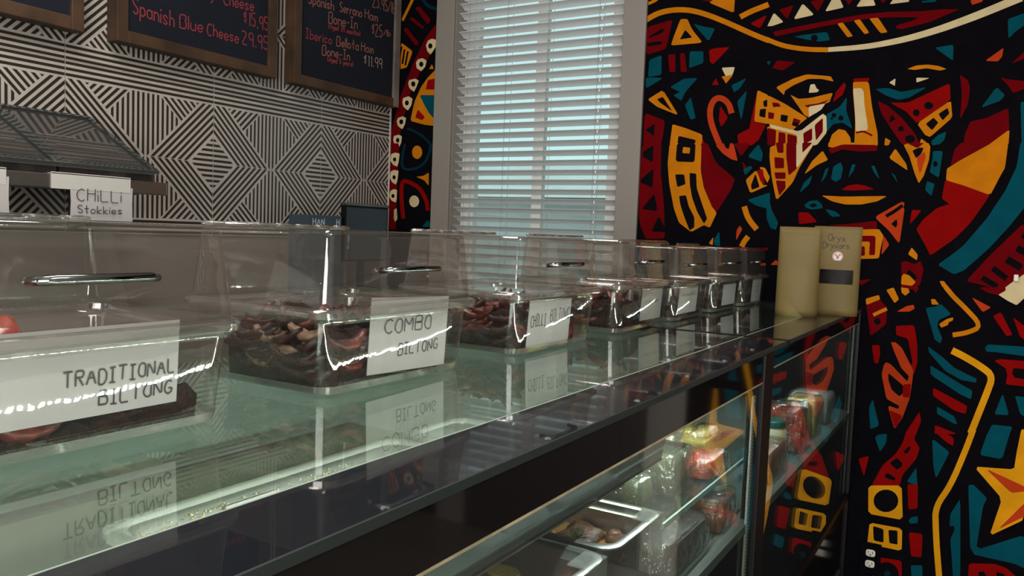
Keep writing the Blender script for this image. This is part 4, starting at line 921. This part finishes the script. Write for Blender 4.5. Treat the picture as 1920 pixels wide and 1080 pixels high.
# ---------------------------------------------------------------- kraft pouches at the end of the counter
def pouch(loc, w_, h_, label, rz, deco):
    t = thing('kraft_pouch', loc, label, 'pouch', 'kraft stand-up pouches', rz)
    T = lambda z: .030 * (1 - (z / h_) ** 1.3) + .002
    def fx(u, z): s = max(0.0, 1 - abs(2 * u / w_) ** 2.6); return -T(z) * s ** .8 - .0012
    R = []; n = 12
    for i in range(15):
        z = h_ * i / 14; us = [-w_ / 2 + w_ * k / n for k in range(n + 1)]
        R.append([(fx(u, z), u, z) for u in us] + [(-fx(u, z), u, z) for u in us[::-1]])
    put('bag', G().rings(R, True, True), M['kraft'], t, 'all')
    def patch(name, u0, u1, z0, z1, mm, off, k=8):
        g = G(); g.rings([[(fx(u0 + (u1 - u0) * i / k, z) - off, u0 + (u1 - u0) * i / k, z) for i in range(k + 1)] for z in [z0 + (z1 - z0) * j / 3 for j in range(4)]], closed=False); return put(name, g, M[mm], t, 'all')
    patch('seal_band', -w_ * .485, w_ * .485, h_ * .925, h_ * .932, 'kraft', .0006)
    if deco:
        patch('window', -w_ * .37, w_ * .37, h_ * .355, h_ * .515, 'pouch_window', .0007)
        g = G(); pl = lambda u, v: (fx(-u, v) - .0009, -u, v)      # reading direction runs towards -y
        script(g, 'Oryx', .024, -.012 - .018, h_ * .835, pl, .0022, wide=.9); script(g, 'Dryvors', .022, -.045, h_ * .755, pl, .0022, wide=.85); put('lettering', g, M['ink'], t)
        c0 = (-.004, h_ * .665); g = G(); g.add([(fx(c0[0], c0[1]) - .0016, c0[0] + .0165 * math.cos(a), c0[1] + .0165 * math.sin(a)) for a in [2 * math.pi * i / 24 for i in range(24)]], [tuple(range(24))]); st = put('sticker', g, M['sticker'], t)
        g = G(); pz = lambda u, v: (fx(c0[0], c0[1]) - .0022, c0[0] - u, c0[1] + v)
        ribbon(g, [(-.010, .004), (-.006, .007), (-.003, .002), (0, -.008)], .003, pz); ribbon(g, [(.010, .004), (.006, .007), (.003, .002), (0, -.008)], .003, pz); ribbon(g, [(.0145 * math.cos(2 * math.pi * i / 24), .0145 * math.sin(2 * math.pi * i / 24)) for i in range(25)], .0012, pz)
        put('emblem', g, M['emblem'], st)
    return t
pouch((2.90, 0.462, ZT), .150, .298, 'kraft pouch lettered Oryx with round emblem and dark window', 0.10, True)
pouch((2.75, 0.553, ZT), .130, .290, 'plain kraft pouch in front of the lettered pouch', 0.16, False)
# ---------------------------------------------------------------- shelf with meat trays on the tiled wall
sh = thing('wall_shelf', (1.0, 2.7295, r(.085)), 'steel wall shelf with bracket holding two lidded meat trays', 'shelf')
putw('shelf_plate', G().box(0.25, 1.70, 2.345, 2.7295, r(.085), r(.092)), M['steel_dark'], sh); putw('front_lip', G().box(0.25, 1.70, 2.337, 2.345, r(.076), r(.118), .003), M['steel'], sh)
for x in (1.60, 0.55):
    g = G(); a = [(x, 2.36, r(.084)), (x, 2.729, r(.084)), (x, 2.729, r(-.05))]; b = [(x + .02, y, z) for _, y, z in a]; g.rings([a, b], True, True); putw('bracket', g, M['steel_dark'], sh)
def tray(x0, x1, label):
    t = thing('meat_tray', ((x0 + x1) / 2, 2.54, r(.0921)), label, 'tray', 'lidded meat trays on the wall shelf'); y0, y1, za, zb, zc = 2.352, 2.724, r(.0921), r(.150), r(.335)
    f = lambda x, y, z: (x, y, z)
    g = G(); g.add([f(x0, y0, za), f(x1, y0, za), f(x1, y1, za), f(x0, y1, za), f(x0, y0, zb), f(x1, y0, zb), f(x1, y1, zc), f(x0, y1, zc)], [(0, 1, 5, 4), (1, 2, 6, 5), (2, 3, 7, 6), (3, 0, 4, 7), (3, 2, 1, 0)]); putw('tray_body', g, M['lid_smoky'], t)
    nrm = Vector((0, -(zc - zb), y1 - y0)).normalized(); sl = lambda u, v, h: tuple(Vector((x0 - .006 + (x1 - x0 + .012) * u, y0 - .012 + (y1 - y0 + .012) * v, zb - .006 + (zc - zb + .006) * v)) + nrm * h)
    def slab(u0, u1, v0, v1, h0, h1): vs = [sl(u, v, h) for u in (u0, u1) for v in (v0, v1) for h in (h0, h1)]; return vs, [(0, 1, 3, 2), (4, 6, 7, 5), (0, 4, 5, 1), (2, 3, 7, 6), (0, 2, 6, 4), (1, 5, 7, 3)]
    ld = putw('lid', G().add(*slab(0, 1, 0, 1, .001, .004)), M['lid_smoky'], t)
    for fr in ((0, 1, 0, .04), (0, 1, .96, 1), (0, .06, .04, .96), (.94, 1, .04, .96)): putw('lid_edge', G().add(*slab(*fr, .0045, .010)), M['smoked'], ld)
    for v0, a, b in ((.18, .15, .86), (.34, .2, .82), (.5, .1, .5)): putw('lid_rib', G().add(*slab(a, b, v0, v0 + .012, .0045, .0065)), M['rim_clear'], ld)
    putw('lid_lip', G().add(*slab(0, 1, -.012, 0, -.002, .012)), M['acrylic'], ld)
    o = bed(((x0 + x1) / 2, 2.50, r(.0925)), (x1 - x0) / 2 - .006, .142, lambda x, y: .05 + (y + .14) * .15, 'crumbs', 'dark dried meat in ' + label, 12, 8)
    return t
tray(1.355, 1.665, 'meat tray with clear sloping lid at the shelf end, above CHILLI Stokkies'); tray(1.03, 1.345, 'meat tray with clear sloping lid at the left picture edge')
def note(x0, x1, z0, z1, label, lines):
    t = thing('paper_label', ((x0 + x1) / 2, 2.3365, r(z1)), label, 'paper sign'); yy = 2.3345
    putw('sheet', G().add([(x0, yy, r(z0)), (x1, yy, r(z0)), (x1 - .003, yy - .003, r((z0 + z1) / 2)), (x1, yy, r(z1)), (x0, yy, r(z1)), (x0, yy - .004, r((z0 + z1) / 2))], [(0, 1, 2, 5), (5, 2, 3, 4)]), M['paper'], t, True)
    putw('tape', G().box(x0 - .055, x1 - .008, yy - .002, yy + .002, r(.076), r(.124), .0008).box(x0 - .055, x1 - .008, yy - .002, 2.37, r(.119), r(.1215)), M['tape'], t)
    if lines:
        g = G()
        for txt, cap, p0, p1 in lines:
            u0, v0 = onY(*p0, yy); u1, v1 = onY(*p1, yy); script(g, txt, cap, u0, v0, lambda u, v: (u, yy - .0055, v + (v1 - v0) / (u1 - u0) * (u - u0)), .0026, wide=(u1 - u0) / twidth(txt, cap), jit=.15)
        putw('lettering', g, M['ink'], t)
note(1.375, 1.575, -.012, .092, 'white paper sign lettered CHILLI Stokkies hanging from the shelf', [('CHiLLi', .036, (142, 376), (230, 380)), ('Stokkies', .024, (142, 400), (230, 402))])
note(1.02, 1.205, 0.0, .10, 'white paper sign hanging from the shelf at the left picture edge', [])
# ---------------------------------------------------------------- work counter along the tiled wall and what stands on it
bc = thing('work_counter', (1.7, 2.4, 0), 'stone-topped work counter along the tiled wall behind the bins', 'counter')
putw('worktop', G().box(-0.4, 3.25, 2.10, 2.729, r(-.33), r(-.30), .004), M['counter'], bc); putw('cabinet', G().box(-0.38, 3.24, 2.14, 2.729, 0.001, r(-.33)), M['taupe'], bc)
bx = thing('counter_box', (2.60, 2.50, r(-.30)), 'small dark blue box with pale capital letters on the work counter', 'box')
putw('box_body', G().box(2.50, 2.70, 2.50, 2.62, r(-.2998), r(.043), .004), M['box_blue'], bx)
g = G(); script(g, 'HAN', .030, 2.523, r(-.002), lambda u, v: (u, 2.4992, v), .005, wide=1.0, jit=.05); script(g, 'H', .030, 2.667, r(-.002), lambda u, v: (u, 2.4992, v), .005, jit=.05); putw('lettering', g, M['pale_ink'], bx)
mo = thing('monitor', (2.88, 2.52, r(-.30)), 'dark screen with grey top edge on the work counter by the corner', 'monitor')
putw('stand', G().box(2.80, 2.96, 2.47, 2.60, r(-.2998), r(-.285), .003).box(2.865, 2.895, 2.535, 2.555, r(-.285), r(-.10)), M['black_satin'], mo); putw('casing', G().box(2.735, 3.035, 2.515, 2.54, r(-.16), r(.095), .003), M['black_satin'], mo)
putw('screen', G().box(2.745, 3.025, 2.513, 2.516, r(-.15), r(.085)), M['appliance'], mo); putw('top_edge', G().box(2.735, 3.035, 2.510, 2.545, r(.094), r(.106), .002), M['steel_dark'], mo)
# ---------------------------------------------------------------- outlet and small fittings on the mural wall
yo, zo = onX(1632, 1046)
ou = thing('power_outlet', (XW, yo, zo), 'cream duplex outlet low on the mural wall beside the case', 'outlet')
put('cover_plate', G().box(-.006, -.0012, -.036, .036, -.06, .06, .001), M['mural_black'], ou)
for dz in (.021, -.021):
    g = G(); q = lambda s, x: [(x, .0165 * s * math.copysign(abs(math.cos(a)) ** .6, math.cos(a)), dz + .0135 * s * math.copysign(abs(math.sin(a)) ** .6, math.sin(a))) for a in [2 * math.pi * i / 24 for i in range(24)]]
    fc = put('socket', g.rings([q(1, -.006), q(1, -.0085), q(.93, -.009)], False, True), M['outlet'], ou, True)
    put('slot', G().box(-.0094, -.0089, -.009, -.006, dz - .001, dz + .008).box(-.0094, -.0089, .006, .008, dz + .000, dz + .007).box(-.0094, -.0089, -.002, .002, dz - .009, dz - .004), M['ink'], fc)
y1, z1 = onX(1905, 521); o = put('wall_sensor', G().box(-.012, -.0012, -.007, .007, -.0115, .0115, .002), M['outlet'], None, False, (XW, y1, z1)); tag(o, 'tiny pale plastic sensor on the mural above the cream shape', 'sensor')
